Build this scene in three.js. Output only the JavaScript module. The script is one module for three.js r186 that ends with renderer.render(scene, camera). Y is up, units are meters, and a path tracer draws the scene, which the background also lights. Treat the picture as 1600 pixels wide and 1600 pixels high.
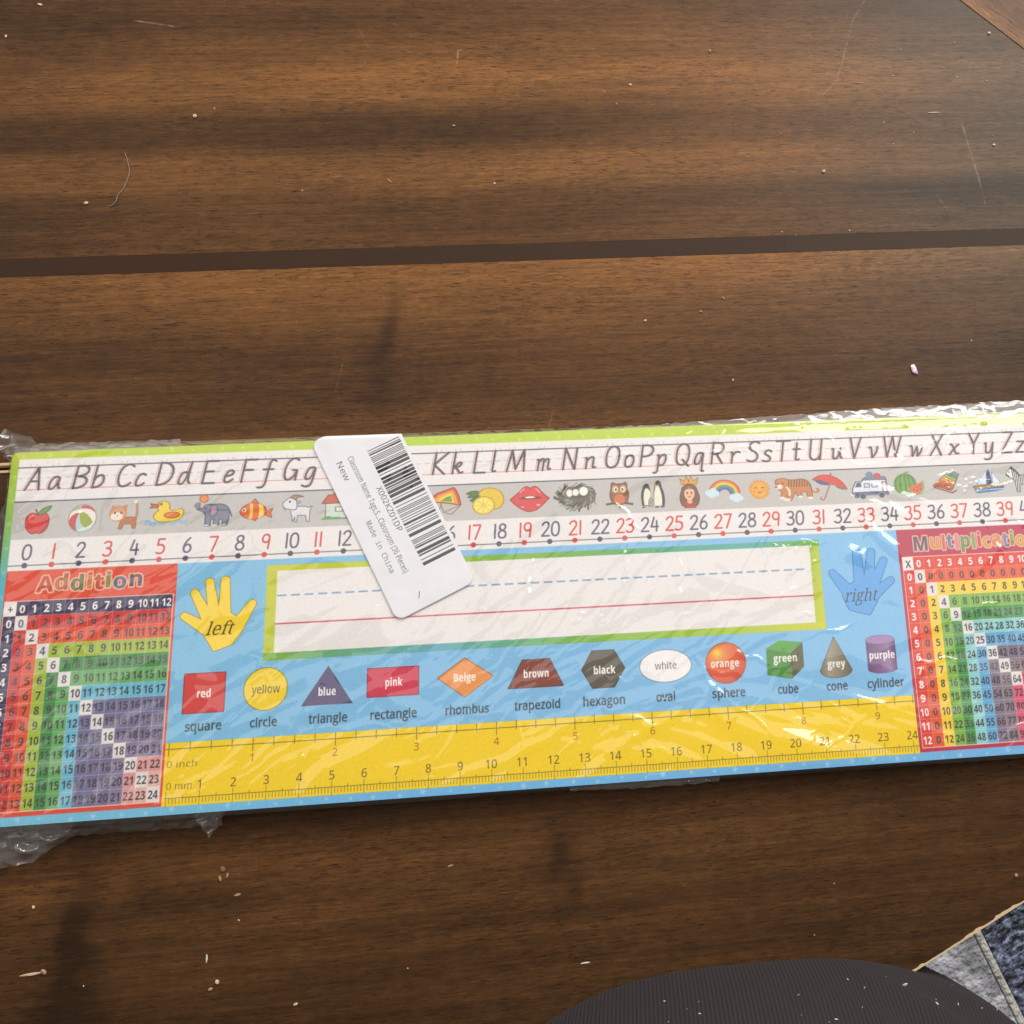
import * as THREE from 'three';
import { ImprovedNoise } from 'three/addons/math/ImprovedNoise.js';
import { mergeGeometries } from 'three/addons/utils/BufferGeometryUtils.js';
import { RectAreaLightUniformsLib } from 'three/addons/lights/RectAreaLightUniformsLib.js';

// ---------- camera, light, exposure ----------
// Sizes below are mostly in centimetres on the table: x to the right, y towards the viewer; cm() makes metres.
const W = 1024, H = 1024, CM = 0.01;
const scene = new THREE.Scene();
const camera = new THREE.PerspectiveCamera(59.49, 1, 0.02, 20);
const PACK = 0.011;                                     // height of the stack of cards
camera.position.set(0.1478, PACK + 0.30652, -0.01705);
camera.up.set(0.0426, 0.2249, -0.9735);
camera.lookAt(0.1478 + 0.0955, PACK + 0.30652 - 0.97079, -0.01705 - 0.2201);
camera.setViewOffset(1600, 1600, -317.4, 12.0, 1600, 1600);  // the photograph is a crop from the left of a wide frame
scene.add(camera);
scene.background = new THREE.Color(0.12, 0.11, 0.10);  // the dim room around

RectAreaLightUniformsLib.init();
function areaLight(name, pos, at, w, h, color, intensity) {
  const l = new THREE.RectAreaLight(color, intensity, w, h);
  l.name = name; l.position.set(...pos); l.lookAt(...at); scene.add(l);
  return l;
}
areaLight('window_daylight', [0.95, 1.02, -1.3], [0.12, 0, -0.05], 1.0, 1.3, new THREE.Color(1, 0.97, 0.925), 7.4);
areaLight('ceiling_bounce', [0.3, 1.55, -1.28], [0.3, 0, -1.28], 4.2, 2.4, new THREE.Color(1, 0.97, 0.925), 1.05);  // added area light for the bounce off an unseen ceiling

const renderer = new THREE.WebGLRenderer({ antialias: true });
renderer.setSize(W, H);
renderer.toneMapping = THREE.LinearToneMapping;
renderer.toneMappingExposure = 1.14;
renderer.shadowMap.enabled = true;

// ---------- helpers ----------
const NZ = new ImprovedNoise();
const noise = (x, y = 0, z = 0) => NZ.noise(x + 100.37, y + 57.21, z + 31.9);
const fbm = (x, y, z, n = 4) => { let s = 0, a = 0.5; for (let i = 0; i < n; i++) { s += a * noise(x, y, z + i * 7.3); x *= 2.03; y *= 2.03; a *= 0.5; } return s; };
let seed = 7;
const rnd = () => { seed = (seed * 1664525 + 1013904223) >>> 0; return seed / 4294967296; };
const rr = (a, b) => a + (b - a) * rnd();
const clamp = THREE.MathUtils.clamp, lerp = THREE.MathUtils.lerp, smooth = THREE.MathUtils.smoothstep;
const used = new Map();
function numbered(n) { const k = used.get(n) ?? 0; used.set(n, k + 1); return k ? n + '_' + String(k).padStart(3, '0') : n; }
function mesh(name, geo, mat, parent, pos) {
  const m = new THREE.Mesh(geo, mat);
  m.name = numbered(name); m.castShadow = m.receiveShadow = true;
  if (pos) m.position.set(...pos);
  (parent ?? scene).add(m);
  return m;
}
function thing(name, label, category, pos = [0, 0, 0], turn = 0) {
  const g = new THREE.Group(); g.name = numbered(name); g.position.set(...pos); g.rotation.y = turn;
  g.userData = { label, category }; scene.add(g); return g;
}
function tag(o, label, category, group) { o.userData = { label, category }; if (group) o.userData.group = group; return o; }
function dataTex(w, h, f, srgb = true) {
  const d = new Uint8Array(w * h * 4), c = [0, 0, 0];
  for (let j = 0; j < h; j++) for (let i = 0; i < w; i++) {
    f(i, j, c); const k = (j * w + i) * 4;
    for (let q = 0; q < 3; q++) d[k + q] = clamp(c[q], 0, 255);
    d[k + 3] = 255;
  }
  const t = new THREE.DataTexture(d, w, h);
  t.magFilter = THREE.LinearFilter; t.minFilter = THREE.LinearFilter;
  t.wrapS = t.wrapT = THREE.MirroredRepeatWrapping;
  if (srgb) t.colorSpace = THREE.SRGBColorSpace;
  t.needsUpdate = true; return t;
}
function slab(points, thick, bevel, uvOf) {              // a flat board: outline in (x, z) metres, top at y = 0
  const s = new THREE.Shape(points.map((p) => new THREE.Vector2(p[0], p[1])));
  const g = new THREE.ExtrudeGeometry(s, { depth: thick - 2 * bevel, bevelEnabled: bevel > 0, bevelThickness: bevel, bevelSize: bevel, bevelOffset: -bevel, bevelSegments: 2, curveSegments: 6 });
  g.translate(0, 0, bevel); g.rotateX(Math.PI / 2);
  if (uvOf) setUV(g, uvOf);
  return g;
}
function setUV(g, f) {
  const p = g.attributes.position, uv = new Float32Array(p.count * 2);
  for (let i = 0; i < p.count; i++) { const [u, v] = f(p.getX(i), p.getY(i), p.getZ(i)); uv[2 * i] = u; uv[2 * i + 1] = v; }
  g.setAttribute('uv', new THREE.BufferAttribute(uv, 2)); return g;
}
const cmPts = (pts) => pts.map(([x, y]) => [x * CM, y * CM]);

// ---------- floor and rug below the table ----------
const FLOOR = -0.765;
const floorTex = dataTex(512, 512, (i, j, c) => { const n = 0.5 + 0.5 * fbm(i * 0.004, j * 0.05, 3, 4); c[0] = 70 + 45 * n; c[1] = 52 + 34 * n; c[2] = 38 + 24 * n; });
const floor = mesh('floor', new THREE.PlaneGeometry(6, 6).rotateX(-Math.PI / 2), new THREE.MeshStandardMaterial({ map: floorTex, roughness: 0.6 }), null, [0.2, FLOOR, 0]);
floor.userData.kind = 'structure';
{
  const t = thing('rug', 'grey and navy mottled rug with a pale stripe, below the table corner', 'rug', [0.536, FLOOR, 0.29], -1.188);
  const wool = (name, r, g, b, amp, s) => new THREE.MeshStandardMaterial({ name, roughness: 1,
    map: dataTex(512, 512, (i, j, c) => {
      const n = fbm(i * 0.035 * s, j * 0.014 * s, s * 3, 4) + 0.35 * fbm(i * 0.16, j * 0.16, s + 9, 2), k = 1 + amp * n * 2.2;
      c[0] = r * k; c[1] = g * k; c[2] = b * k;
    }), bumpMap: dataTex(256, 256, (i, j, c) => { c[0] = c[1] = c[2] = 128 + 190 * fbm(i * 0.12, j * 0.09, 4, 3); }, false), bumpScale: 0.006 });
  const flat = (x, y, z) => [x * 5.5 + 0.3, z * 5.5 + 0.2];
  const piece = (name, x0, z0, x1, z1, y, m) => mesh(name, slab([[x0, z0], [x1, z0], [x1, z1], [x0, z1]], 0.012, 0.003, flat), m, t, [0, y, 0]);
  piece('navy_field', -0.55, -0.5, 0.55, -0.0048, 0.012, wool('navy_wool', 92, 99, 118, 1.05, 2.2));
  piece('pale_stripe', -0.55, -0.0045, 0.55, 0.0045, 0.0135, wool('pale_wool', 205, 202, 196, 0.12, 1));
  piece('grey_field', -0.55, 0.0048, 0.55, 0.5, 0.012, wool('grey_wool', 172, 173, 180, 0.32, 0.9));
}

// ---------- the table ----------
const TURN = 0.0173;
const loc = (x, y) => [x - TURN * y, y + TURN * x];      // table axes: the grain runs along the first
const U0 = -11, V0 = -34, SPAN = 48;
const toneAt = [[-34, .4], [-31, .42], [-29.5, .38], [-28.3, .5], [-27.2, .78], [-25.9, .7], [-24.9, .42], [-23.9, .36], [-23.1, .66], [-22.2, .62], [-21.3, .3], [-20.4, .44], [-19.3, .42],
  [-18.55, .78], [-17.4, .72], [-16.4, .48], [-15.2, .36], [-13.4, .4], [-11.4, .36], [-11.1, .4], [0, .36], [1.2, .42], [2.4, .55], [3.4, .44], [4.6, .34], [6, .36], [8, .3], [14, .3]];
function tone(v) { let i = 1; while (i < toneAt.length - 1 && toneAt[i][0] < v) i++; const [a, b] = [toneAt[i - 1], toneAt[i]]; return lerp(a[1], b[1], clamp((v - a[0]) / (b[0] - a[0]), 0, 1)); }
// dark streaks and smudges in the wood colour: x, y, half sizes, depth
const smudges = [[6.45, -15.7, .3, .8, .4], [6.1, -14.2, .5, 1.5, .25], [6.7, -16.9, .25, .8, .2], [5.6, -15.6, .4, .3, .14], [11.9, 3.0, .45, .9, .5], [12.4, 4.0, .3, .5, .3], [-3.0, 3.4, .6, 1.8, .42], [-3.1, 6.2, 1.1, 2.2, .5], [-0.9, 3.0, 1.1, .6, .32],
  [1.0, 3.3, 1.6, .45, .25], [24.5, 2.4, 2, .7, .25], [8.5, -24.3, 5, .8, .22], [-6, -28.5, 5, 2.2, .3], [28, -13, 5, 2.2, .12], [27.5, 3.0, 2.5, .8, .2]];
// pale hairline scratches: points and strength
const scratches = [[[29.63, -24.22], [29.84, -22.67], [30.0, -21.49], [30.08, -20.47], .5], [[26.51, -30.68], [25.51, -29.08], [24.91, -27.2], [24.55, -26.28], [23.8, -25.53], .3], [[5.26, -25.39 - 3.8], [5.69, -28.1], .15],
  [[9.2, -27.9], [9.15, -27.3], .5], [[9.0, -27.9], [9.35, -27.93], .5], [[-3.2, -29.4], [-1.6, -29.1], .5], [[28.1, -20.9], [28.55, -20.06], .22], [[4.9, -14.9], [4.6, -13.6], .18], [[12.5, -13.0], [12.2, -11.9], .2]];
const woodTex = dataTex(2048, 2048, (i, j, c) => {
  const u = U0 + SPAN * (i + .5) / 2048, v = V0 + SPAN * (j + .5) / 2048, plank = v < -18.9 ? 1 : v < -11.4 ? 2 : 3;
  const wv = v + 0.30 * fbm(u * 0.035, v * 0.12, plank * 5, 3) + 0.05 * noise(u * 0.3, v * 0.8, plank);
  let t = tone(wv * 0.75 + v * 0.25) + 0.26 * fbm(u * 0.022, wv * 0.9, 20 + plank, 4) + 0.12 * fbm(u * .11, v * .22, 31, 3) + 0.22 * fbm(u * .05 + 3, v * .4 + u * .03, 301, 3) + 0.09 * noise(u * 0.18, wv * 7, 4) - (plank === 3 ? .10 : 0);  // lower plank darkened: shade on the near side put into the tone
  t += -0.10 * smooth(u, 24, 34) * (v < -10) - 0.10 * smooth(-u, 1, 10) + 0.06 * Math.exp(-((u - 14) ** 2) / 120);  // darker to the left: falloff of the window light put into the tone
  for (const s of smudges) { const wob = .55 * fbm(u * .8, v * .7, 210, 3), dx = (u - s[0] + .12 * (v - s[1])) / s[2] + wob * 1.3, dy = (v - s[1]) / s[3] + wob * .6, q = dx * dx + dy * dy; if (q < 6) t -= .8 * s[4] * Math.exp(-q) * (0.75 + 0.6 * fbm(u * .9, v * .9, 77, 3)); }
  t = clamp(.45 + (t - .45) * .92 + .07 * noise(u * 1.1, wv * 2.2, 201) + .05 * noise(u * 3, v * 5, 205), 0.02, 1.1);
  const fib = noise(u * 1.3, wv * 26, 8) + 0.7 * noise(u * 3.5, wv * 44, 12), grain = 1 + 0.10 * fib + 0.07 * noise(u * 0.5, wv * 13, 3) + 0.10 * noise(u * 2.6, wv * 19, 71) + 0.09 * noise(u * .25, wv * 9, 44);
  const pore = smooth(noise(u * 1.7, wv * 30, 40) + 0.6 * noise(u * 5, wv * 42, 41) + 0.35 * fbm(u * .2, v * .4, 60, 2), 0.30, 0.8) * (0.28 + 0.30 * t);
  const pore2 = smooth(noise(u * .8, wv * 23, 140) + .5 * noise(u * 2, wv * 34, 141) + .5 * fbm(u * .12, v * .5, 160, 2), .28, .75) * (.10 + .20 * t);
  const fleck = smooth(noise(u * 2.2, wv * 30, 90) + .5 * noise(u * 6, wv * 50, 91), .4, .9) * .25;
  const speck = 0.085 * (noise(u * 19, v * 19, 5) + noise(u * 37, v * 37, 6));
  let r = lerp(47, 147, t), g = lerp(31, 98, t), b = lerp(18, 53, t);
  const gray = clamp(smooth(u, 20, 33) * smooth(-v, 8, 20) * .5 + .18 * fbm(u * .05, v * .3, 55, 3), 0, .6), m = (r + g + b) / 3;  // window sheen at the upper right put into the colour, plus random greying
  r = lerp(r, m * 1.12, gray); g = lerp(g, m, gray); b = lerp(b, m * .86, gray);
  const k = grain * (1 - pore) * (1 - pore2) * (1 + fleck) * (1 + speck);
  let sc = 0;
  for (const s of scratches) for (let q = 0; q < s.length - 2; q++) {
    const [ax, ay] = s[q], [bx, by] = s[q + 1], L = (bx - ax) ** 2 + (by - ay) ** 2;
    if (Math.min(Math.abs(u - ax), Math.abs(u - bx)) > 3 || v < Math.min(ay, by) - .2 || v > Math.max(ay, by) + .2) continue;
    const h = clamp(((u - ax) * (bx - ax) + (v - ay) * (by - ay)) / L, 0, 1), d = Math.hypot(u - ax - h * (bx - ax), v - ay - h * (by - ay));
    sc = Math.max(sc, s.at(-1) * Math.exp(-((d / .035) ** 2)) * (0.55 + 0.9 * noise(u * 5, v * 5, 66)));
  }
  c[0] = lerp(r * k, 205, sc); c[1] = lerp(g * k, 180, sc); c[2] = lerp(b * k, 155, sc);
});
const bumpTex = dataTex(1024, 1024, (i, j, c) => {
  const u = SPAN * i / 1024, v = SPAN * j / 1024;
  c[0] = c[1] = c[2] = 150 + 40 * noise(u * 1.3, v * 22, 8) - 110 * smooth(noise(u * 1.5, v * 19, 40) + .6 * noise(u * 4, v * 24, 41), .4, .8);
}, false);
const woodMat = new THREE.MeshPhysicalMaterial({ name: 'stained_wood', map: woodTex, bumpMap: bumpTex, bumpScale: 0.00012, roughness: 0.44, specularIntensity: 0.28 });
const woodUV = (x, y, z) => [(x / CM - U0) / SPAN, (z / CM - V0) / SPAN];
const boardUV = (x, y, z) => { const p = x / CM, q = z / CM, a = (p + q) * Math.SQRT1_2, b = (q - p) * Math.SQRT1_2; return [(a - U0) / SPAN, (b + 24.6 - V0) / SPAN]; };
const table = thing('table', 'dark brown stained wooden table top with plank grain and a dark inlaid strip', 'table', [0, 0, 0], TURN);
{
  const T = 0.022, B = 0.0002;
  const in0 = loc(29.91, -30.73), d45 = (x) => [x, in0[1] + (x - in0[0])];       // inner line of the corner board
  const e0 = loc(27.57, 5.39), e1 = loc(24.02, 7.0), es = (e1[1] - e0[1]) / (e1[0] - e0[0]), edge = (x) => [x, e0[1] + es * (x - e0[0])];   // the slanting edge at the lower right
  const XR = 40, top = -51, xt = in0[0] + (top - in0[1]);
  mesh('plank', slab(cmPts([[-45, top], [xt, top], d45(XR), [XR, -19.28], [-45, -19.28]]), T, B, woodUV), woodMat, table);
  const eb = e0[0] + (10.2 - e0[1]) / es;
  mesh('plank', slab(cmPts([[-45, -18.57], [XR, -18.57], [XR, -11.58], [-45, -11.58]]), T, B, woodUV), woodMat, table);
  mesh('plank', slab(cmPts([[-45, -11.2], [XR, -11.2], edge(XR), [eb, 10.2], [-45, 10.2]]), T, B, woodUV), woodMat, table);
  mesh('corner_board', slab(cmPts([[xt - .02, top], [xt + 12.7, top], [XR, d45(XR)[1] - 12.7], [XR, d45(XR)[1] + .02]]), T + .0003, .00015, boardUV), woodMat, table, [0, 0.00025, 0]).userData.label = 'lighter board mitred across the upper right corner';
  const stripTex = (r, g, b, s) => dataTex(1024, 64, (i, j, c) => { const n = 1 + .16 * fbm(i * .012, j * .18, s, 4) + .10 * noise(i * .5, j * .8, s + 3); c[0] = r * n; c[1] = g * n; c[2] = b * n; });
  const stripUV = (x, y, z) => [x / .4, z / .0073];
  const jx = loc(21.3, -19.2)[0];
  const s1 = new THREE.MeshPhysicalMaterial({ specularIntensity: .35, map: stripTex(58, 38, 24, 1), roughness: .6 }), s2 = new THREE.MeshPhysicalMaterial({ specularIntensity: .35, map: stripTex(58, 41, 27, 5), roughness: .6 });
  mesh('inlay_strip', slab(cmPts([[-45, -19.285], [jx, -19.285], [jx, -18.565], [-45, -18.565]]), T - .0012, 0, stripUV), s1, table, [0, .00006, 0]);
  mesh('inlay_strip', slab(cmPts([[jx + .004, -19.285], [XR, -19.285], [XR, -18.565], [jx + .004, -18.565]]), T - .0012, 0, stripUV), s2, table, [0, .00005, 0]);
  // worn pale rims of the leaf seam, black gap between
  const worn = new THREE.MeshStandardMaterial({ color: new THREE.Color(.62, .44, .22), roughness: .7 });
  const rim = (v, h) => slab(cmPts([[-45, v - h], [XR, v - h], [XR, v + h], [-45, v + h]]), .003, .0002);
  mesh('worn_rim', rim(-11.50, .055), worn, table, [0, .0003, 0]); mesh('worn_rim', rim(-11.235, .05), worn, table, [0, .0003, 0]);
  mesh('seam_gap', slab(cmPts([[-45, -11.44], [XR, -11.44], [XR, -11.29], [-45, -11.29]]), .004, 0), new THREE.MeshStandardMaterial({ color: 0x050403, roughness: 1 }), table, [0, -.008, 0]);
  // chipped raw wood along the slanting edge
  const chip = []; const n = 170, lo = [], hi = [];
  const dx = XR - 1 - eb, nrm = new THREE.Vector2(-es, 1).normalize();
  for (let k = 0; k <= n; k++) {
    const x = eb + dx * k / n, [ex, ey] = edge(x), w = .025 + .03 * Math.abs(noise(k * .33, 3)) + (noise(k * .11, 9) > .32 ? .08 * (noise(k * .9, 4) + .4) : 0);
    hi.push([ex - nrm.x * w, ey - nrm.y * w]); lo.push([ex + nrm.x * .02, ey + nrm.y * .02]);
  }
  chip.push(...lo, ...hi.reverse());
  mesh('raw_edge', slab(cmPts(chip), .0035, 0), new THREE.MeshStandardMaterial({ color: new THREE.Color(.6, .45, .26), roughness: .9 }), table, [0, .0002, 0]).userData.label = 'pale chipped raw wood along the slanting edge';
  const legG = new THREE.CylinderGeometry(.022, .016, -FLOOR - T, 16), legM = new THREE.MeshStandardMaterial({ color: new THREE.Color(.05, .028, .016), roughness: .5 });
  for (const [x, z] of [[-40, -46], [14, -46], [-40, 5], [30, -1]]) mesh('leg', legG, legM, table, [x * CM, (FLOOR - T) / 2, z * CM]);
}

// ---------- the print on the cards ----------
const X0 = -5.58, X1 = 29.66, Y0 = -11.45, Y1 = 0.5, PW = 2048, PH = 694, S = PW / (X1 - X0);
function printCanvas() {
  const cv = document.createElement('canvas'); cv.width = PW; cv.height = PH;
  const c = cv.getContext('2d'); c.setTransform(S, 0, 0, S, -X0 * S, -Y0 * S); c.lineCap = c.lineJoin = 'round';
  const rect = (x0, y0, x1, y1, f) => { c.fillStyle = f; c.fillRect(x0, y0, x1 - x0, y1 - y0); };
  const line = (pts, w, s) => { c.beginPath(); pts.forEach(([x, y], i) => i ? c.lineTo(x, y) : c.moveTo(x, y)); c.lineWidth = w; c.strokeStyle = s; c.stroke(); };
  const poly = (pts, f, s, w = .03) => { c.beginPath(); pts.forEach(([x, y], i) => i ? c.lineTo(x, y) : c.moveTo(x, y)); c.closePath(); if (f) { c.fillStyle = f; c.fill(); } if (s) { c.lineWidth = w; c.strokeStyle = s; c.stroke(); } };
  const ell = (x, y, rx, ry, f, s, w = .03) => { c.beginPath(); c.ellipse(x, y, rx, ry, 0, 0, 7); if (f) { c.fillStyle = f; c.fill(); } if (s) { c.lineWidth = w; c.strokeStyle = s; c.stroke(); } };
  // text centred on (x, y) with capital height h and, if given, total width w
  function text(str, x, y, h, o = {}) {
    c.save(); c.translate(x, y); c.transform(1, 0, o.skew ?? 0, 1, 0, 0);
    c.font = (o.bold ? 'bold ' : '') + '100px ' + (o.font ?? 'sans-serif'); c.textBaseline = 'alphabetic'; c.textAlign = 'center';
    const k = h / 71, kx = o.w ? o.w / c.measureText(str).width : k * (o.sx ?? 1);
    c.scale(kx, k);
    if (o.outline) { c.lineWidth = o.lw ?? 14; c.strokeStyle = o.outline; c.strokeText(str, 0, 36); }
    c.fillStyle = o.color ?? '#222'; c.fillText(str, 0, 36);
    if (o.rim) { c.lineWidth = o.rimw ?? 3; c.strokeStyle = o.rim; c.strokeText(str, 0, 36); }
    c.restore();
  }
  function star(x, y, r, f) { c.beginPath(); for (let i = 0; i < 10; i++) { const a = -Math.PI / 2 + i * Math.PI / 5 + .2, q = i % 2 ? r * .45 : r; c.lineTo(x + q * Math.cos(a), y + q * Math.sin(a)); } c.closePath(); c.fillStyle = f; c.fill(); }
  // borders
  const grad = (x0, y0, x1, y1, stops) => { const g = c.createLinearGradient(x0, y0, x1, y1); stops.forEach(([p, k]) => g.addColorStop(p, k)); return g; };
  rect(X0, Y0, X1, Y1, '#7fc0e6');
  rect(X0, Y0, X1, -11.0, grad(X0, 0, X1, 0, [[0, '#b9cc22'], [.35, '#b6cf2c'], [.8, '#b9cf2a'], [1, '#a8c62e']]));
  rect(X0, -11.2, -5.40, .5, grad(0, -11.2, 0, .5, [[0, '#b4cb28'], [.2, '#8cc15c'], [.36, '#5fb7cc'], [.5, '#62bcd4'], [.6, '#63b583'], [.78, '#a5c63c'], [1, '#7fc0e0']]));
  rect(X1 - .2, -11.2, X1, .5, grad(0, -11.2, 0, .5, [[0, '#a8c62e'], [.4, '#5fb7cc'], [1, '#7fc0e0']]));
  rect(X0, .22, X1, Y1, grad(X0, 0, X1, 0, [[0, '#7cc4de'], [.4, '#6fb8ea'], [1, '#74b6e6']]));
  for (let i = 0; i < 46; i++) star(X0 + .4 + i * .77 + rr(-.12, .12), .36 + rr(-.05, .05), rr(.06, .13), 'rgba(255,255,255,.28)');
  for (let i = 0; i < 46; i++) star(X0 + .4 + i * .77 + rr(-.12, .12), -11.33 + rr(-.05, .05), rr(.06, .13), 'rgba(235,240,140,.35)');
  for (let i = 0; i < 14; i++) star(-5.49, -10.6 + i * .8, .1, 'rgba(255,255,255,.2)');
  // writing band
  const L = -5.40, R = X1 - .2;
  rect(L, -11.2, R, -7.43, '#ebe6e4'); rect(L, -9.74, R, -8.47, '#c3bfbc');
  line([[L, -10.91], [R, -10.91]], .035, '#4d4c5e'); line([[L, -9.74], [R, -9.74]], .035, '#4d4c5e'); line([[L, -10.14], [R, -10.14]], .028, '#d98a96');
  for (let x = L; x < R; x += .3) line([[x, -10.54], [x + .16, -10.54]], .025, '#a9b4c4');
  const O = 'M.3 -1Q0 -1 0 -.5Q0 0 .28 0Q.58 0 .58 -.5Q.58 -1 .3 -1', Pp = 'M0 0V-1H.2Q.52 -.98 .5 -.72Q.45 -.45 .02 -.46', bowl = 'M.4 -.5Q.2 -.63 .08 -.38Q-.02 -.02 .14 0Q.32 -.02 .4 -.5', uu = 'M0 -.48Q.08 -.56 .07 -.4V-.15Q.08 .02 .22 -.02Q.36 -.1 .4 -.52';
  const G = { A: 'M0 0L.34 -1L.56 0M.13 -.38L.47 -.38', a: bowl + 'Q.36 -.02 .5 -.05', B: 'M0 0V-1H.22Q.5 -.98 .48 -.76Q.45 -.54 .05 -.53Q.52 -.53 .5 -.27Q.46 0 0 0', b: 'M0 -1V0Q.38 0 .4 -.3Q.38 -.6 .2 -.54Q.05 -.5 0 -.3',
    C: 'M.55 -.88Q.4 -1.05 .2 -.95Q0 -.8 0 -.45Q.02 0 .28 0Q.45 -.02 .55 -.15', c: 'M.36 -.48Q.2 -.62 .07 -.42Q-.06 0 .15 0Q.28 0 .36 -.12', D: 'M0 0V-1H.15Q.6 -.95 .58 -.5Q.55 0 0 0', d: 'M.4 -.45Q.2 -.65 .07 -.4Q-.05 0 .15 0Q.35 -.05 .42 -1Q.34 -.05 .5 -.05',
    E: 'M.5 -1H0V0H.5M0 -.53H.38', e: 'M.05 -.28Q.4 -.3 .36 -.48Q.25 -.62 .1 -.45Q-.06 -.05 .15 0Q.28 0 .38 -.14', F: 'M.5 -1H0V0M0 -.53H.4', f: 'M.48 -.9Q.3 -1.05 .24 -.8L.2 .1Q.15 .35 -.08 .28M.02 -.53H.42',
    G: 'M.52 -.9Q.35 -1.08 .15 -.9Q-.04 -.65 .02 -.25Q.08 .05 .28 -.03Q.48 -.15 .52 -.45V0M.52 -.45H.35', g: bowl + 'Q.4 .1 .32 .25Q.2 .4 -.02 .27', K: 'M0 0V-1M.55 -1L0 -.45L.5 0', k: 'M0 0V-1M.02 -.28Q.3 -.65 .34 -.45Q.3 -.3 .05 -.28Q.2 -.26 .3 -.04Q.35 0 .44 -.06',
    L: 'M0 -1V0H.48', l: 'M0 -1V-.12Q0 0 .14 -.05', M: 'M0 0L.12 -1L.38 -.1L.66 -1L.76 0', m: 'M0 -.5Q.08 -.55 .06 -.4V0M.06 -.35Q.2 -.62 .28 -.5V0M.28 -.35Q.42 -.62 .5 -.48V-.1Q.52 0 .62 -.06', N: 'M0 0V-1L.52 0V-1', n: 'M0 -.5Q.08 -.55 .06 -.4V0M.06 -.35Q.25 -.62 .36 -.5V-.1Q.38 0 .48 -.06',
    O, o: 'M.2 -.55Q0 -.55 0 -.26Q0 0 .17 0Q.38 0 .38 -.3Q.38 -.55 .2 -.55', P: Pp, p: 'M0 -.5Q.08 -.55 .07 -.4L.06 .2Q.04 .36 -.1 .32M.06 -.3Q.2 -.6 .36 -.5Q.44 -.25 .3 -.05Q.2 .02 .06 -.05', Q: O + 'M.3 -.25L.6 .06', q: bowl + 'V.28Q.4 .36 .5 .32',
    R: Pp + 'M.2 -.46L.5 0', r: 'M0 -.5Q.08 -.55 .06 -.4V0M.06 -.32Q.2 -.6 .4 -.5', S: 'M.5 -.9Q.3 -1.08 .1 -.9Q-.02 -.68 .22 -.54Q.52 -.42 .46 -.18Q.35 .06 0 -.1', s: 'M.36 -.48Q.2 -.62 .07 -.47Q.03 -.36 .2 -.29Q.38 -.2 .3 -.06Q.18 .04 -.02 -.06',
    T: 'M-.02 -.97H.62M.3 -.97V0', t: 'M.14 -.85V-.1Q.15 0 .3 -.06M0 -.55H.3', U: 'M0 -1V-.3Q.02 0 .25 0Q.48 -.02 .5 -.3V-1M.5 -.3V0', u: uu + 'Q.38 0 .5 -.06', V: 'M0 -1L.25 0L.5 -1', v: 'M0 -.48Q.1 -.58 .12 -.4L.18 0Q.4 -.2 .4 -.52', W: 'M0 -1L.2 0L.42 -1L.62 0L.82 -1', w: 'M0 -.48Q.08 -.56 .1 -.4L.14 0L.34 -.45L.38 0Q.6 -.2 .58 -.52',
    X: 'M.04 -1L.52 0M.54 -1L0 0', x: 'M0 -.48Q.08 -.56 .14 -.42L.3 -.06Q.34 0 .44 -.06M.42 -.5Q.2 -.3 0 0', Y: 'M0 -1L.25 -.48L.5 -1M.25 -.48V0', y: uu + 'L.38 .15Q.3 .38 .05 .28', Z: 'M.05 -1H.52L0 0H.52', z: 'M.04 -.52H.38L0 0H.38' };
  const D = ['M.26 -1Q0 -1 0 -.5Q0 0 .26 0Q.52 0 .52 -.5Q.52 -1 .26 -1', 'M.08 -1V0', 'M.02 -.8Q.1 -1.02 .3 -1Q.52 -.95 .46 -.68Q.4 -.5 0 0H.52', 'M.02 -.9Q.2 -1.05 .4 -.95Q.52 -.75 .4 -.6Q.3 -.53 .18 -.53Q.5 -.52 .5 -.26Q.45 .02 .2 0Q.08 0 0 -.1', 'M.2 -1L.02 -.32H.52M.4 -.75V0',
    'M.46 -1H.08L.05 -.58Q.3 -.68 .45 -.5Q.55 -.2 .38 -.05Q.2 .05 0 -.06', 'M.4 -1Q.05 -.7 .02 -.3Q.05 0 .26 0Q.5 -.02 .5 -.3Q.45 -.55 .26 -.55Q.08 -.52 .03 -.28', 'M0 -1H.5L.18 0', 'M.26 -.55Q.04 -.62 .06 -.8Q.1 -1 .27 -1Q.46 -1 .47 -.8Q.48 -.62 .26 -.55Q0 -.48 0 -.25Q.04 0 .26 0Q.5 0 .52 -.25Q.5 -.48 .26 -.55', 'M.48 -.72Q.45 -.45 .25 -.44Q.02 -.46 .02 -.72Q.05 -1 .26 -1Q.48 -1 .48 -.72L.42 0'];
  const stroke = (d, x, y, s, sk, w, col, dash) => { c.save(); c.translate(x, y); c.transform(s, 0, -sk * s, s, 0, 0); c.lineWidth = w / s; c.strokeStyle = col; if (dash) c.setLineDash(dash); c.stroke(new Path2D(d)); c.restore(); };
  const at = { A: -5.14, a: -4.44, B: -3.64, b: -3.03, C: -2.27, c: -1.69, D: -1, d: -.33, E: .47, e: 1.14, F: 1.73, f: 2.37, G: 3.09, g: 3.78, K: 8.07, k: 8.73, L: 9.46, l: 10.08, M: 10.58, m: 11.6, N: 12.52, n: 13.27, O: 13.99, o: 14.67, P: 15.23, p: 15.8, Q: 16.47, q: 17.11, R: 17.75, r: 18.43, S: 19.03, s: 19.61, T: 20.05, t: 20.68, U: 21.3, u: 22.1, V: 22.75, v: 23.47, W: 24.0, w: 25, X: 25.78, x: 26.5, Y: 27.2, y: 27.81, Z: 28.46, z: 29.02 };
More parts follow.
